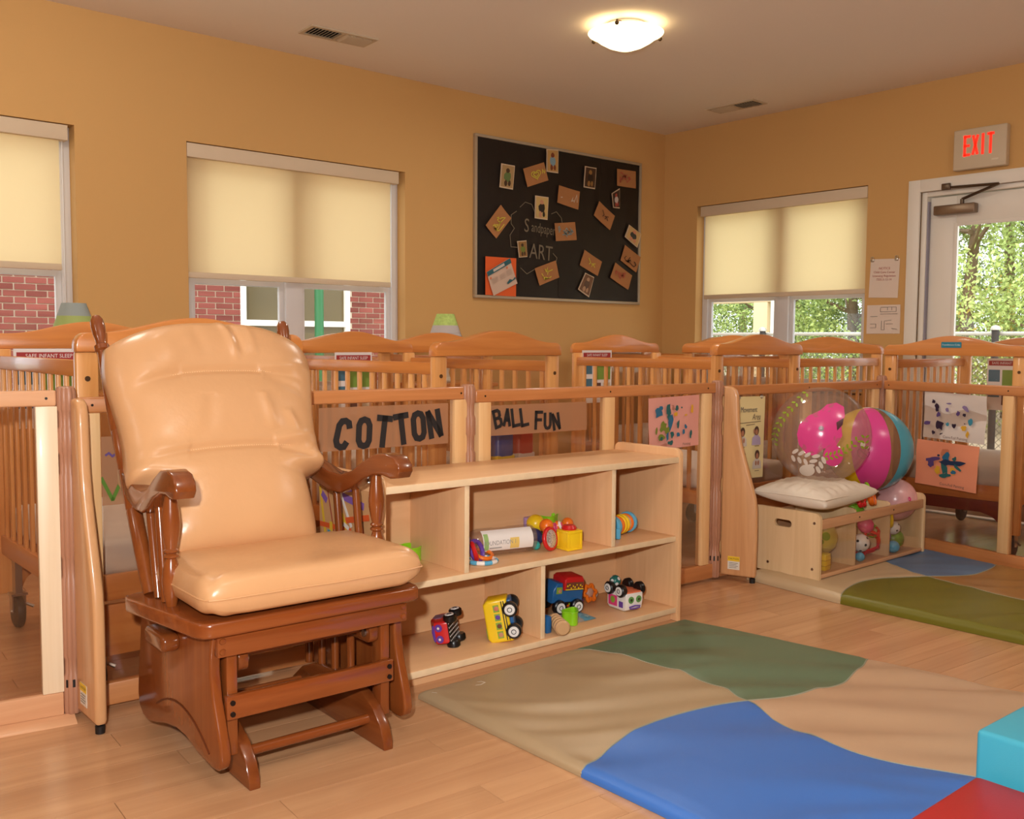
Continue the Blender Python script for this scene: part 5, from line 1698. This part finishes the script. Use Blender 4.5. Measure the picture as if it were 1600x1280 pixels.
def lerp_tab(tab):
    def f(v):
        if v <= tab[0][0]:
            a, b = tab[0], tab[1]
        elif v >= tab[-1][0]:
            a, b = tab[-2], tab[-1]
        else:
            for a, b in zip(tab, tab[1:]):
                if a[0] <= v <= b[0]:
                    break
        return a[1] + (b[1] - a[1]) * (v - a[0]) / (b[0] - a[0])
    def sm(v):
        return sum(f(v + d) for d in (-.12, -.09, -.06, -.03, 0, .03, .06, .09, .12)) / 9
    return sm

V = lambda n_, c: mat(n_, c, .42, .45, bump=(420, .06))
mt1 = play_mat('large play mat with blue, green and tan panels in front of the open shelf',
         [V('mat tan grey', (170, 146, 112)), V('mat sage green', (96, 116, 88)), V('mat blue', (60, 112, 190)), V('mat beige', (190, 156, 124))],
         ['tan grey panel', 'sage green panel', 'blue panel', 'beige panel'], .028,
         lerp_tab([(.30, 2.62), (.75, 2.50), (1.02, 2.37), (1.13, 2.31), (1.28, 2.26), (1.48, 2.28), (1.68, 2.378), (1.92, 2.43), (2.12, 2.42), (2.29, 2.35), (2.40, 2.30)]),
         lerp_tab([(1.63, 1.66), (1.75, 1.697), (1.92, 1.742), (2.14, 1.752), (2.378, 1.68), (2.50, 1.61), (2.67, 1.584), (2.84, 1.595), (3.05, 1.67)]),
         lambda y: 1.675 + .0 * y, lambda y: 3.02 + .0 * y + (.16 * (1.68 - y) if y < 1.68 else -.15 * (y - 1.68)), .34, 2.372, .020, 1)
b = B(); 
Mt = T(1.79, 2.305, .0297) @ RZ(-8)
stroke(b, [(-.10 + .012 * k, .006 * (-1) ** k) for k in range(9)], .0025, Mt, th=.0003); stroke(b, [(.03, 0), (.05, .014), (.075, .010), (.08, -.004), (.06, -.014), (.035, -.008)], .004, Mt, th=.0003)
obj('printed_mark', b, mat('mat print', (214, 206, 190), .6), mt1, False)
play_mat('smaller play mat with olive, blue, tan and ochre panels under the toy bin',
         [V('mat pale tan', (196, 172, 136)), V('mat slate blue', (92, 118, 150)), V('mat olive', (112, 108, 28)), V('mat ochre', (156, 112, 58))],
         ['pale tan panel', 'slate blue panel', 'olive panel', 'ochre panel'], .04,
         lerp_tab([(1.40, 4.15), (1.617, 4.167), (1.751, 4.181), (1.903, 4.219), (2.056, 4.233), (2.202, 4.288), (2.338, 4.394), (2.60, 4.56)]),
         lerp_tab([(3.55, 2.10), (3.60, 2.12), (3.817, 2.202), (3.966, 2.212), (4.134, 2.152), (4.233, 2.056), (4.372, 1.973), (4.552, 1.938), (4.75, 1.96), (4.90, 2.04)]),
         lambda y: 3.650 + (.10 * (y - 2.16) if y > 2.16 else .012 * (2.16 - y)), lambda y: 4.86 - .02 * (2.6 - y) - .14 * (2.6 - y), 1.405, 2.64, .009, 5)

# soft play blocks
def foam(label, loc, rot, sx, sy, sz, m, name='foam_block'):
    t = thing(name, label, 'foam block', loc, rot)
    b = B(); box(b, 0, sx, -sy, 0, 0, sz, .012, seg=4); obj('vinyl_cover', b, m, t)
    b = B(); e = .006
    tube(b, [(e, -e, e), (e, -e, sz - e)], .003, 6); tube(b, [(e, -sy + e, sz - e), (e, -e, sz - e), (sx - e, -e, sz - e)], .003, 6); obj('cover_seam', b, m, t)
    return t
foam('turquoise vinyl foam block at the mat edge', (2.125, .912, .030), -1, .55, .5, .215, V('vinyl turquoise', (66, 170, 196)))
foam('red vinyl foam block in front of the turquoise block', (1.60, .897, .030), 0, .50, .5, .125, V('vinyl red', (176, 30, 30)))

# ------------------------------------------------------------------ toy bin
BX0, BY0, BLN, BWD, BH = 3.787, 2.325, .955, .352, .296
bn = thing('toy_bin', 'birch plywood toy bin with clear front and handle slots on the small mat', 'toy bin', (BX0, BY0, .041), 0)
def panel_with_slot(x0, x1):
    b = B()
    outer = rrect(0, BWD, 0, BH, .028, 6, (0, 0, 1, 1))
    inner = rrect(.145, .235, BH - .083, BH - .050, .0160, 6)
    vo = [b.verts.new((x0, p[0], p[1])) for p in outer]
    vi = [b.verts.new((x0, p[0], p[1])) for p in inner]
    es = [b.edges.new((vs[i], vs[(i + 1) % len(vs)])) for vs in (vo, vi) for i in range(len(vs))]
    res = bmesh.ops.triangle_fill(b, edges=es, use_beauty=True)
    fs = [f for f in res['geom'] if isinstance(f, bmesh.types.BMFace)]
    ext = bmesh.ops.extrude_face_region(b, geom=fs)
    for v in ext['geom']:
        if isinstance(v, bmesh.types.BMVert):
            v.co.x = x1
    return b
for x0, x1 in ((0, .016), (BLN - .016, BLN)):
    o = obj('end_panel', panel_with_slot(x0, x1), PLY, bn, ang=30)
    xo = x0 - .001 if x0 == 0 else x1 + .001
    for y, z in ((.035, .045), (.265, .040), (.030, BH - .045)):
        b = B(); cyl(b, (xo, y, z), (xo + (.0015 if x0 == 0 else -.0015), y, z), .0065, 12); obj('screw', b, M_STEEL, o)
for x in (BLN * .345, BLN * .67):
    b = B(); prism(b, rrect(.02, BWD - .014, .016, BH - .012, .022, 5, (0, 0, 1, 1)), x - .006, x + .006, 'yz', .001); obj('divider', b, PLY, bn)
b = B(); box(b, .0165, BLN - .0165, BWD - .013, BWD - .001, .016, BH - .04); obj('back_board', b, PLY_X, bn, False)
b = B(); box(b, .0165, BLN - .0165, .016, BWD - .001, .004, .0155); obj('base_board', b, PLY_X, bn, False)
b = B(); box(b, .0165, BLN - .0165, .002, .016, BH - .072, BH - .028, .003); o = obj('top_rail', b, PLY_X, bn)
for x in (BLN * .345, BLN * .67):
    b = B(); cyl(b, (x, .0005, BH - .05), (x, .003, BH - .05), .004, 8); obj('screw', b, M_DARK, o)
b = B(); box(b, .0165, BLN - .0165, .002, .016, .004, .022, .004); obj('bottom_rail', b, PLY_X, bn)
b = B(); box(b, .0165, BLN - .0165, .0085, .0115, .022, BH - .072); obj('clear_front', b, M_ACR2, bn, False)

BZ = .041 + .0165
# cushion on the bin
pw = thing('pillow', 'cream pillow lying on the toy bin under the clear ball', 'pillow', (3.985, 2.475, .402), 0, None, (0, 0, 0))
b = B()
n = 44
F, K = [], []
for j in range(n + 1):
    rf, rb = [], []
    for i in range(n + 1):
        u, v = i / n * 2 - 1, j / n * 2 - 1
        hx, hy = .225 * (1 - .085 * (1 - v * v)), .19 * (1 - .085 * (1 - u * u))
        ed = max(0, (1 - u * u) * (1 - v * v))
        a = ed ** .36
        w = .0045 * noise.noise(Vector((u * 3, v * 9, 2))) + .004 * noise.noise(Vector((u * 9, v * 3, 7)))
        w += .004 * sin(u * 26) * math.exp(-((abs(v) - .82) / .13) ** 2) + .004 * sin(v * 22) * math.exp(-((abs(u) - .85) / .12) ** 2)
        w = w * min(1, ed * 4) 
        p = Vector((u * hx, v * hy, .066 * a + w - .012 * (1 - u) * (1 - v) * .5))
        q_ = Vector((3.985 + p.x - 4.055, 2.475 + p.y - 2.50, 0))
        if q_.length < .2:
            p.z = min(p.z, .655 - math.sqrt(.224 ** 2 - q_.length ** 2) - .403 + .001)
        rf.append(b.verts.new(p))
        rb.append(rf[-1] if i in (0, n) or j in (0, n) else b.verts.new((p.x, p.y, -.055 * ed ** .32 - .012 * (1 - u) * (1 - v) * .5)))
    F.append(rf); K.append(rb)
for j in range(n):
    for i in range(n):
        b.faces.new((F[j][i], F[j][i + 1], F[j + 1][i + 1], F[j + 1][i])); b.faces.new((K[j][i], K[j + 1][i], K[j + 1][i + 1], K[j][i + 1]))
PIL = mat('pillow cotton', (226, 214, 196), .8, .3)
obj('pillow_case', b, PIL, pw, ang=180)
b = B(); rim = [(p.x, p.y, p.z) for p in [F[0][i].co if F[0][i].is_valid else None for i in range(0)]] if False else []
rp = []
for k in range(44): u, v = k / 22 - 1, -1; rp.append((u * .225, -.185 * (1 - .085 * (1 - u * u)), 0))
for k in range(44): u, v = 1, k / 22 - 1; rp.append((.225 * (1 - .085 * (1 - v * v)), v * .185, 0))
for k in range(44): u, v = 1 - k / 22, 1; rp.append((u * .225, .185 * (1 - .085 * (1 - u * u)), 0))
for k in range(44): u, v = -1, 1 - k / 22; rp.append((-.225 * (1 - .085 * (1 - v * v)), v * .185, 0))
tube(b, rp, .0025, 6, True); obj('pillow_seam', b, PIL, pw)

# big clear ball with a printed flamingo colour patch and leaves
CB, CR = Vector((4.055, 2.50, .655)), .224
vd = (Vector((0, 0, CH)) - CB).normalized()
vr = Vector((0, 0, 1)).cross(vd).normalized()
vu = vd.cross(vr)
MBall = Matrix(((vr.x, vu.x, vd.x, CB.x), (vr.y, vu.y, vd.y, CB.y), (vr.z, vu.z, vd.z, CB.z), (0, 0, 0, 1)))
cbl = thing('clear_ball', 'big clear inflatable ball with pink print and leaf sprigs on the pillow', 'ball')
cbl.matrix_world = MBall
b = B(); ball(b, (0, 0, 0), CR, 40, 24); obj('ball_skin', b, clear('ball vinyl', (.93, .90, .88), .05, .04, (222, 204, 192), .12), cbl, ang=180)
def patch(outline, mi, bm_, back=False, k=1.004, rings=5):
    """spherical patch from an outline in the unit disc"""
    cx = sum(p[0] for p in outline) / len(outline); cy = sum(p[1] for p in outline) / len(outline)
    def up(x, y):
        z = math.sqrt(max(0, 1 - x * x - y * y))
        return Vector((x, y, -z if back else z)) * CR * k
    c = bm_.verts.new(up(cx, cy))
    prev = None
    for r in range(1, rings + 1):
        ring = [bm_.verts.new(up(cx + (p[0] - cx) * r / rings, cy + (p[1] - cy) * r / rings)) for p in outline]
        nn = len(ring)
        for i in range(nn):
            f = bm_.faces.new((c, ring[i], ring[(i + 1) % nn])) if prev is None else bm_.faces.new((prev[i], ring[i], ring[(i + 1) % nn], prev[(i + 1) % nn]))
            f.material_index = mi
        prev = ring
def ell(cx, cy, rx, ry, rot=0, n=20):
    return [(cx + rx * cos(a) * cos(rot) - ry * sin(a) * sin(rot), cy + rx * cos(a) * sin(rot) + ry * sin(a) * cos(rot)) for a in [2 * pi * i / n for i in range(n)]]
PKP = mat('pink print', (230, 76, 150), .18)
b = B(); patch([(-.46, .0), (-.42, .2), (-.25, .38), (-.02, .50), (.10, .62), (.28, .66), (.42, .58), (.44, .40), (.38, .18), (.40, .0), (.28, -.22), (.06, -.26), (-.10, -.42), (-.28, -.38), (-.42, -.2)], 0, b); obj('pink_body_print', b, PKP, cbl, ang=180)
b = B(); patch(ell(.24, -.40, .19, .21), 0, b); obj('pink_wing_print', b, PKP, cbl, ang=180)
b = B(); patch([(.28, .26), (.42, .36), (.40, .22), (.30, .10)], 0, b, k=1.008); obj('beak_print', b, mat('dark print', (90, 50, 60), .3), cbl, ang=180)
GL_, WL_ = mat('leaf green print', (150, 178, 40), .3), mat('leaf white print', (226, 216, 206), .3)
b = B()
def sprig(path, m, bm_, sz=.07):
    for i, (x, y) in enumerate(path):
        if i == len(path) - 1:
            break
        dx, dy = path[i + 1][0] - x, path[i + 1][1] - y
        a = math.atan2(dy, dx)
        for s in (-1, 1):
            an = a + s * .9
            cx, cy = x + sz * .8 * cos(an), y + sz * .8 * sin(an)
            if cx * cx + cy * cy < .95:
                patch(ell(cx, cy, sz * .62, sz * .30, an, 10), 0, bm_, k=1.005, rings=2)
pathL = [(-.36 - .50 * sin(t_), .90 - 1.0 * t_) for t_ in [k * .105 for k in range(11)]]
sprig([(max(-.93, -.30 - .62 * sin(k * .16)), .86 - .105 * k) for k in range(12)], 0, b)
sprig([(.08 + .085 * k, -.42 + .012 * k * k * .55) for k in range(9)], 0, b)
sprig([(.84, -.25 + .11 * k) for k in range(4)], 0, b)
obj('green_leaf_print', b, GL_, cbl, ang=180)
b = B()
sprig([(-.56 + .12 * k, -.40 - .03 * k) for k in range(4)], 0, b, .12); sprig([(.02 - .05 * k, -.40 - .10 * k) for k in range(4)], 0, b, .13); patch(ell(-.25, -.72, .15, .12), 0, b); patch(ell(.80, -.16, .05, .06), 0, b)
obj('white_leaf_print', b, WL_, cbl, ang=180)
b = B(); lathe(b, [(0, 0), (.012, 0), (.010, .004), (0, .006)], 12, T(.0, .03, CR)); obj('valve', b, clear('valve', (.9, .9, .9), .1, .05, (200, 200, 210), .3), cbl)

# beach ball
BB = Vector((4.495, 2.50, .560)); BR = .206
bb = thing('beach_ball', 'pink, blue and yellow beach ball behind the clear ball on the toy bin', 'ball', BB, 0, None, (radians(-8), radians(5), 0))
def gore(a0, a1, m, nm='gore'):
    b = B()
    n, k = 8, 24
    G = [[b.verts.new((BR * sin(pi * j / k) * cos(radians(a0 + (a1 - a0) * i / n)), BR * sin(pi * j / k) * sin(radians(a0 + (a1 - a0) * i / n)), BR * cos(pi * j / k))) for i in range(n + 1)] for j in range(k + 1)]
    for j in range(k):
        for i in range(n):
            b.faces.new((G[j][i], G[j][i + 1], G[j + 1][i + 1], G[j + 1][i]))
    bmesh.ops.remove_doubles(b, verts=b.verts, dist=1e-6)
    return obj(nm, b, m, bb, ang=180)
GV = clear('ball clear panel', (.88, .82, .76), .05, .05, (190, 150, 120), .25)
base_a = math.degrees(math.atan2(-BB.y, -BB.x))
for a0, a1, m in ((-24, 28, mat('beach pink', (218, 70, 146), .25)), (28, 43, GV), (43, 118, mat('beach blue', (70, 164, 190), .25)), (118, 180, GV), (-78, -24, mat('beach yellow', (236, 192, 26), .25)), (-180, -78, mat('beach orange', (236, 150, 40), .25))):
    g_ = gore(base_a + a0, base_a + a1, m)
b = B(); ang_ = radians(base_a - 8)
def onb(az, z):
    return Vector((BR * 1.003 * math.sqrt(1 - z * z) * cos(az), BR * 1.003 * math.sqrt(1 - z * z) * sin(az), BR * 1.003 * z))
cpt = [onb(ang_ + .13 * cos(t_), -.12 + .13 * sin(t_)) for t_ in [2 * pi * k / 24 for k in range(24)]]
tube(b, cpt, .0010, 5, True); tube(b, [onb(ang_ - .09 + .18 * k / 6, -.03 - .18 * k / 6) for k in range(7)], .0010, 5)
for zz, l in ((.10, .25), (.02, .14)):
    tube(b, [onb(ang_ - l / 2 + l * k / 5, zz) for k in range(6)], .0007, 5)
obj('warning_print', b, mat('ball ink', (120, 30, 80), .5), bb)
b = B(); lathe(b, [(0, 0), (.022, 0), (.022, .002), (0, .003)], 16, T(0, 0, BR - .001)); obj('top_cap', b, mat('beach white', (230, 224, 220), .3), bb)

t = thing('foam_ball', 'marbled pink and white ball in the far end of the toy bin', 'ball', (4.655, 2.44, .300))
b = B(); ball(b, (0, 0, 0), .105, 32, 20); obj('ball_shell', b, mat('marbled pink', (226, 172, 172), .25, var=.28, vscale=7), t)
b = B(); torus(b, .008, .003, 14, 6, T(-.05, -.1, .02) @ RX(70)); obj('valve', b, C_['pink'], t)

# toys inside the bin
t = toy_ball('flower_ball', 'pale yellow ball with leaf print in the first bin compartment', (4.01, 2.47, BZ + .130), .085, mat('ball pale yellow', (214, 196, 96), .3))
b = B()
for (az, z, s) in ((3.6, .25, .018), (3.85, -.1, .012), (4.1, .2, .02), (3.4, -.2, .012)):
    d = Vector((math.sqrt(1 - z * z) * cos(az), math.sqrt(1 - z * z) * sin(az), z))
    lathe(b, [(0, .0012), (s, -.001), (0, -.002)][::-1], 12, Matrix.Translation(d * .0855) @ d.to_track_quat('Z', 'Y').to_matrix().to_4x4())
obj('ball_print', b, C_['olive'], t)
t = thing('toy_block', 'yellow toy block at the front of the first bin compartment', 'toy', (3.93, 2.40, BZ), 8)
b = B(); box(b, -.03, .03, -.03, .03, 0, .075, .005); obj('block_body', b, C_['yellow'], t)
b = B()
for z in (.02, .045):
    box(b, -.031, .031, -.031, .031, z, z + .004)
obj('groove_band', b, mat('toy amber', (214, 166, 20), .4), t)
toy_ball('toy_ball', 'dark teal ball behind the yellow block in the toy bin', (3.885, 2.475, BZ + .043), .042, mat('toy dark teal', (30, 84, 80), .4))

ob = thing('lattice_ball', 'red lattice ball with a green arc in the middle bin compartment', 'toy', (4.330, 2.425, BZ + .089))
LR = .080
for k in range(12):
    ico = []
phi = (1 + 5 ** .5) / 2
vs = [Vector(v).normalized() for v in ((0, 1, phi), (0, -1, phi), (0, 1, -phi), (0, -1, -phi), (1, phi, 0), (-1, phi, 0), (1, -phi, 0), (-1, -phi, 0), (phi, 0, 1), (-phi, 0, 1), (phi, 0, -1), (-phi, 0, -1))]
for k, v in enumerate(vs):
    b = B(); torus(b, LR * .56, .0058, 22, 6, Matrix.Translation(v * LR * .83) @ v.to_track_quat('Z', 'Y').to_matrix().to_4x4())
    obj('lattice_ring', b, C_['red'] if k not in (0, 8, 4) else C_['green'], ob)
toy_ball('toy_ball', 'pink ball resting in the middle bin compartment', (4.275, 2.385, BZ + .165), .038, C_['pink'])
toy_ball('spotted_ball', 'white ball with black spots low in the middle bin compartment', (4.235, 2.385, BZ + .085), .042, C_['white'], (WHL[0], 14, .16))
toy_ball('toy_ball', 'blue ball at the bottom of the middle bin compartment', (4.215, 2.375, BZ + .022), .022, C_['cyan'])
toy_ball('toy_ball', 'green ball high in the middle bin compartment', (4.365, 2.49, BZ + .200), .045, C_['green'])
t = thing('disc_rattle', 'orange disc rattle on top of the middle bin compartment', 'toy', (4.345, 2.40, .345), 0, None, (radians(75), 0, radians(20)))
b = B(); lathe(b, [(0, -.012), (.036, -.012), (.040, -.006), (.040, .006), (.036, .012), (0, .012)], 26); obj('disc', b, C_['orange'], t)
b = B(); torus(b, .036, .004, 24, 6, T(0, 0, .012)); obj('disc_rim', b, C_['orange'], t)
t = thing('flower_rattle', 'red flower shaped rattle beside the orange disc in the toy bin', 'toy', (4.265, 2.41, .345), 0, None, (radians(70), 0, 0))
b = B(); tube(b, [((.030 + .006 * cos(6 * 2 * pi * i / 48)) * cos(2 * pi * i / 48), (.030 + .006 * cos(6 * 2 * pi * i / 48)) * sin(2 * pi * i / 48), 0) for i in range(48)], .010, 8, True); obj('petal_ring', b, C_['red'], t)
b = B(); ball(b, (0, 0, 0), .022, 14, 10, sc=(1, 1, .6)); obj('flower_centre', b, mat('toy rust', (170, 80, 40), .4), t)
t = thing('teething_ring', 'lime teething ring leaning above the orange disc', 'toy', (4.375, 2.44, .375), 0, None, (radians(80), 0, radians(50)))
b = B(); torus(b, .035, .007, 26, 8); obj('ring', b, C_['lime'], t)
b = B(); torus(b, .035, .0074, 8, 8, Matrix.Identity(4)) if False else tube(b, [(.035 * cos(a * .1), .035 * sin(a * .1), 0) for a in range(8)], .0078, 8); obj('grip', b, C_['green'], t)
t = thing('hoop_toy', 'yellow hoop at the front of the last bin compartment', 'toy', (4.50, 2.385, BZ + .175), 0, None, (radians(86), 0, radians(40)))
b = B(); torus(b, .042, .010, 28, 8); obj('ring', b, C_['yellow'], t)
b = B(); tube(b, [(.042 * cos(a * .1), .042 * sin(a * .1), 0) for a in range(9)], .0108, 8); obj('grip', b, C_['orange'], t)
toy_ball('spotted_ball', 'white ball with black spots in the last bin compartment', (4.565, 2.40, BZ + .115), .034, C_['white'], (WHL[0], 12, .16))
toy_ball('toy_ball', 'green and blue marbled ball in the last bin compartment', (4.62, 2.425, BZ + .050), .050, mat('marbled green', (110, 160, 60), .35, var=.35, vscale=30))
toy_ball('toy_ball', 'violet ball low in the last bin compartment', (4.525, 2.43, BZ + .075), .038, C_['violet'])
toy_ball('toy_ball', 'blue ball at the bottom of the last bin compartment', (4.525, 2.375, BZ + .030), .030, C_['cyan'])

# ------------------------------------------------------------------ outside: brick building
GZ = -.25
bm = B(); box(bm, -30, 60, -30, 60, GZ - .1, GZ); struct('ground', bm, mat('outdoor concrete', (206, 198, 180), .9, var=.06, vscale=.6))
YW = 10.8
bk = thing('brick_building', 'red brick building with a white framed window across the yard', 'building', (0, YW, 0))
WX0, WX1, WZ0 = 5.085, 6.56, 1.30
b = B()
for q in ((0.5, WX0, GZ, 4.2), (WX1, 10.5, GZ, 4.2), (WX0, WX1, 2.3, 4.2), (WX0, WX1, GZ, .28)):
    box(b, q[0], q[1], 0, .3, q[2], q[3])
MORT = mat('mortar', (214, 198, 176), .9)
obj('wall', b, MORT, bk, False)
BRK = wood('brick clay', (126, 68, 62), (146, 82, 74), 'x', .85, 0, .3, .2, .35)
bb_ = B(); box(bb_, 0, .198, -.012, .02, 0, .0575, .002, seg=1)
pbk = None
rest = B()
cnt = 0
BRICKS = []
for row in range(-2, 40):
    z = .02 + row * .0677
    off = .1065 if row % 2 else 0
    for k in range(2, 48):
        x = k * .213 + off
        if z < GZ or z > 2.7:
            continue
        x0b, x1b = x, x + .198
        if .22 < z < 2.3:
            if x0b < WX0 < x1b:
                x1b = WX0
            if x0b < WX1 < x1b:
                x0b = WX1
            if (x0b >= WX0 and x1b <= WX1) or x1b - x0b < .03:
                continue
        p = Vector((x + .1, YW, z + .03))
        # seen through the two windows only
        vis = False
        for (a, c_, z0, z1) in ((.2, 1.56, .9, 1.45), (2.2, 3.55, .9, 1.45)):
            tq = (YB + .12) / p.y
            xx, zz = p.x * tq, CH + (p.z - CH) * tq
            if a - .02 < xx < c_ + .02 and z0 < zz < z1 and in_view(p, 5):
                vis = True
        BRICKS.append((not vis, x0b, z, x1b))
BRICKS.sort(key=lambda q: (q[0], q[1], q[2]))
for i, (nv, x, z, x1b) in enumerate(BRICKS):
    if not nv and cnt < 295:
        if pbk is None:
            pbk = obj('brick', bb_, BRK, bk, False); o = pbk
        else:
            o = pbk.copy(); COL.objects.link(o)
        o.location = (x, 0, z); o.scale = ((x1b - x) / .198, 1, 1); o.rotation_euler = (0, random.uniform(-.004, .004), 0)
        cnt += 1
    else:
        box(rest, x, x1b, -.012, .0, z, z + .0575)
o = obj('brickwork', rest, BRK, bk, False); o['kind'] = 'stuff'
WF = mat('bright white frame', (238, 234, 226), .5)
for xa, xc in ((WX0, (WX0 + WX1) / 2), ((WX0 + WX1) / 2, WX1)):
    b = B()
    for q in ((xa, xa + .07, .28, 2.3), (xc - .07, xc, .28, 2.3), (xa + .07, xc - .07, WZ0 - .05, WZ0 + .02), (xa + .07, xc - .07, 2.23, 2.3), (xa + .07, xc - .07, .28, .35)):
        box(b, q[0], q[1], -.03, .05, q[2], q[3], .004)
    f = obj('window', b, WF, bk)
    b = B(); box(b, xa + .07, xc - .07, .015, .02, .35, 2.23); obj('pane', b, mat('olive dark glass', (98, 84, 50), .25, var=.12, vscale=1.5), f, False)
b = B(); box(b, 0.3, 10.7, -.4, .7, 4.2, 4.35); obj('roof', b, WF, bk, False)
t = thing('green_pole', 'green painted pole in front of the brick building window', 'pole', (5.62, 9.9, GZ))
b = B(); cyl(b, (0, 0, .02), (0, 0, 3.6), .052, 16); obj('pole_shaft', b, mat('pole green', (50, 118, 76), .4), t)
b = B(); cyl(b, (0, 0, 0), (0, 0, .03), .12, 16); obj('base_flange', b, mat('pole green', (50, 118, 76), .4), t)
b = B(); ball(b, (0, 0, 3.6), .06, 12, 8); obj('pole_cap', b, mat('pole green', (50, 118, 76), .4), t)

# ------------------------------------------------------------------ outside: fence, porch, trees
FX = 11.5
fn = thing('chain_link_fence', 'chain link fence with pale rails beyond the window and the glass door', 'fence', (FX, 0, GZ))
MFN = mat('galvanised steel', (190, 186, 176), .4, metal=.4)
FH = 1.46
b = B(); cyl(b, (0, 2.6, FH), (0, 12.0, FH), .024, 10); obj('top_rail', b, MFN, fn)
b = B(); cyl(b, (0, 2.6, .06), (0, 12.0, .06), .016, 8); obj('bottom_rail', b, MFN, fn)
for y in (2.6, 4.87, 8.0, 10.2, 12.0):
    b = B(); cyl(b, (-.06, y, 0), (-.06, y, FH + .04), .04, 12); p = obj('post', b, mat('post black', (44, 42, 42), .5), fn)
    b = B(); lathe(b, [(0, 0), (.055, 0), (.055, .02), (.04, .045), (0, .06)], 14, T(-.06, y, FH + .04)); obj('post_cap', b, MFN, p)
b = B()
s_ = .075
wires = []
y = 2.0
while y < 12.2:
    for sg in (-1, 1):
        pts = [(.012 * sg, y, .06), (.012 * sg, y + sg * (FH - .02), FH + .03)]
        tube(b, pts, .0028, 4, caps=False)
    y += s_
o = obj('wire_mesh', b, mat('wire grey', (110, 108, 100), .5, metal=.3), fn, False); o['kind'] = 'stuff'
pc = thing('porch', 'beige porch column carrying a beam seen through the corner window', 'porch', (14.0, 9.75, GZ))
BGE = mat('porch beige', (214, 190, 152), .7)
b = B(); box(b, -.14, .14, -.14, .14, .06, 2.02, .01); obj('column', b, BGE, pc)
b = B(); box(b, -.2, .2, -.2, .2, 0, .06, .01); obj('column_base', b, BGE, pc)
b = B(); box(b, -.14, .14, -.3, 2.4, 2.02, 2.30, .01); obj('beam', b, BGE, pc)
b = B(); cyl(b, (-.17, -.28, 0), (-.17, -.28, 2.2), .045, 10); obj('downpipe', b, WF, pc)

LEAFM = [mat('leaf mid green', (152, 174, 96), .6, var=.3, vscale=1.3), mat('leaf light green', (182, 200, 118), .6, var=.25, vscale=1.5), mat('leaf dark green', (112, 138, 78), .6, var=.3, vscale=1.5), mat('leaf autumn gold', (206, 180, 84), .6, var=.3, vscale=1.5)]
BARK = mat('bark', (120, 98, 76), .9, var=.2, vscale=6)
def tree(label, x, y, h, rad, nl, mix, seed, low=.1, name='leafy_tree'):
    rng = random.Random(seed)
    t = thing(name, label, 'tree', (x, y, GZ), 0, 'trees beyond the fence')
    b = B()
    tr = [(0, 0, 0), (rng.uniform(-.1, .1), rng.uniform(-.1, .1), h * .35), (rng.uniform(-.25, .25), rng.uniform(-.25, .25), h * .7), (0, 0, h * .95)]
    tube(b, tr, [.13, .10, .06, .02], 10); obj('trunk', b, BARK, t)
    ends = []
    for k in range(7):
        z = h * rng.uniform(.25, .8); a = rng.uniform(0, 6.28)
        e_ = Vector((cos(a) * rad * .8, sin(a) * rad * .8, z + h * rng.uniform(.05, .2)))
        b = B(); tube(b, [(0, 0, z), (e_.x * .5, e_.y * .5, z + (e_.z - z) * .35), e_], [.045, .03, .012], 6); obj('branch', b, BARK, t)
        ends.append(e_)
    cl = [(rng.uniform(-1, 1) * rad * .75, rng.uniform(-1, 1) * rad * .75, h * rng.uniform(low, .95), rng.uniform(.35, .7) * rad * .75) for _ in range(34)]
    vs, fs, ms = [], [], []
    for i in range(nl):
        c = cl[i % len(cl)]
        d = Vector((rng.gauss(0, 1), rng.gauss(0, 1), rng.gauss(0, .8))).normalized() * c[3] * rng.uniform(.6, 1.05)
        p = Vector(c[:3]) + d
        if p.z < .05:
            continue
        u = Vector((rng.gauss(0, 1), rng.gauss(0, 1), rng.gauss(0, 1))).normalized()
        w = u.cross(Vector((rng.gauss(0, 1), rng.gauss(0, 1), rng.gauss(0, 1)))).normalized()
        s = rng.uniform(.022, .05)
        k = len(vs)
        vs += [p - u * s, p + w * s * .5, p + u * s, p - w * s * .5]
        fs.append((k, k + 1, k + 2, k + 3))
        ms.append(mix[(i % len(cl)) % len(mix)] if rng.random() < .8 else 1)
    me = bpy.data.meshes.new('foliage')
    me.from_pydata([tuple(v) for v in vs], [], fs)
    for m in LEAFM:
        me.materials.append(m)
    me.polygons.foreach_set('material_index', ms)
    o = bpy.data.objects.new('foliage', me); COL.objects.link(o); o.parent = t; o['kind'] = 'stuff'
    return t
TREES = [
    ('green tree with gold leaves in front of the glass door view', 15.2, 6.9, 5.2, 1.5, (0, 1, 3, 0, 1, 2, 1), 11),
    ('dense light green tree at the latch side of the glass door view', 15.5, 5.2, 5.0, 1.6, (1, 0, 1, 2), 12),
    ('dark green tree deep behind the glass door view', 18.5, 7.6, 6.5, 2.2, (2, 0, 2), 13),
    ('mid green tree seen past the corner window mullion towards the door', 16.0, 9.2, 4.6, 1.5, (0, 1, 0, 2), 14),
    ('pale green tree in the corner window behind the porch column', 17.5, 11.6, 4.6, 1.7, (1, 0, 2), 15),
    ('olive green tree farthest left in the corner window view', 16.8, 14.0, 4.8, 1.9, (0, 2, 1), 16),
    ('tall dark tree behind the porch beam', 21.0, 11.5, 6.5, 2.6, (2, 0, 2), 17),
    ('tall dark tree behind the far right of the glass door', 20.0, 4.6, 6.5, 2.6, (2, 2, 0), 18),
    ('tall dark tree far behind the olive tree', 22.0, 16.0, 6.5, 2.6, (2, 0), 19),
]
for lb, x, y, h, r, mix, sd in TREES:
    tree(lb, x, y, h, r, 20000, mix, sd)
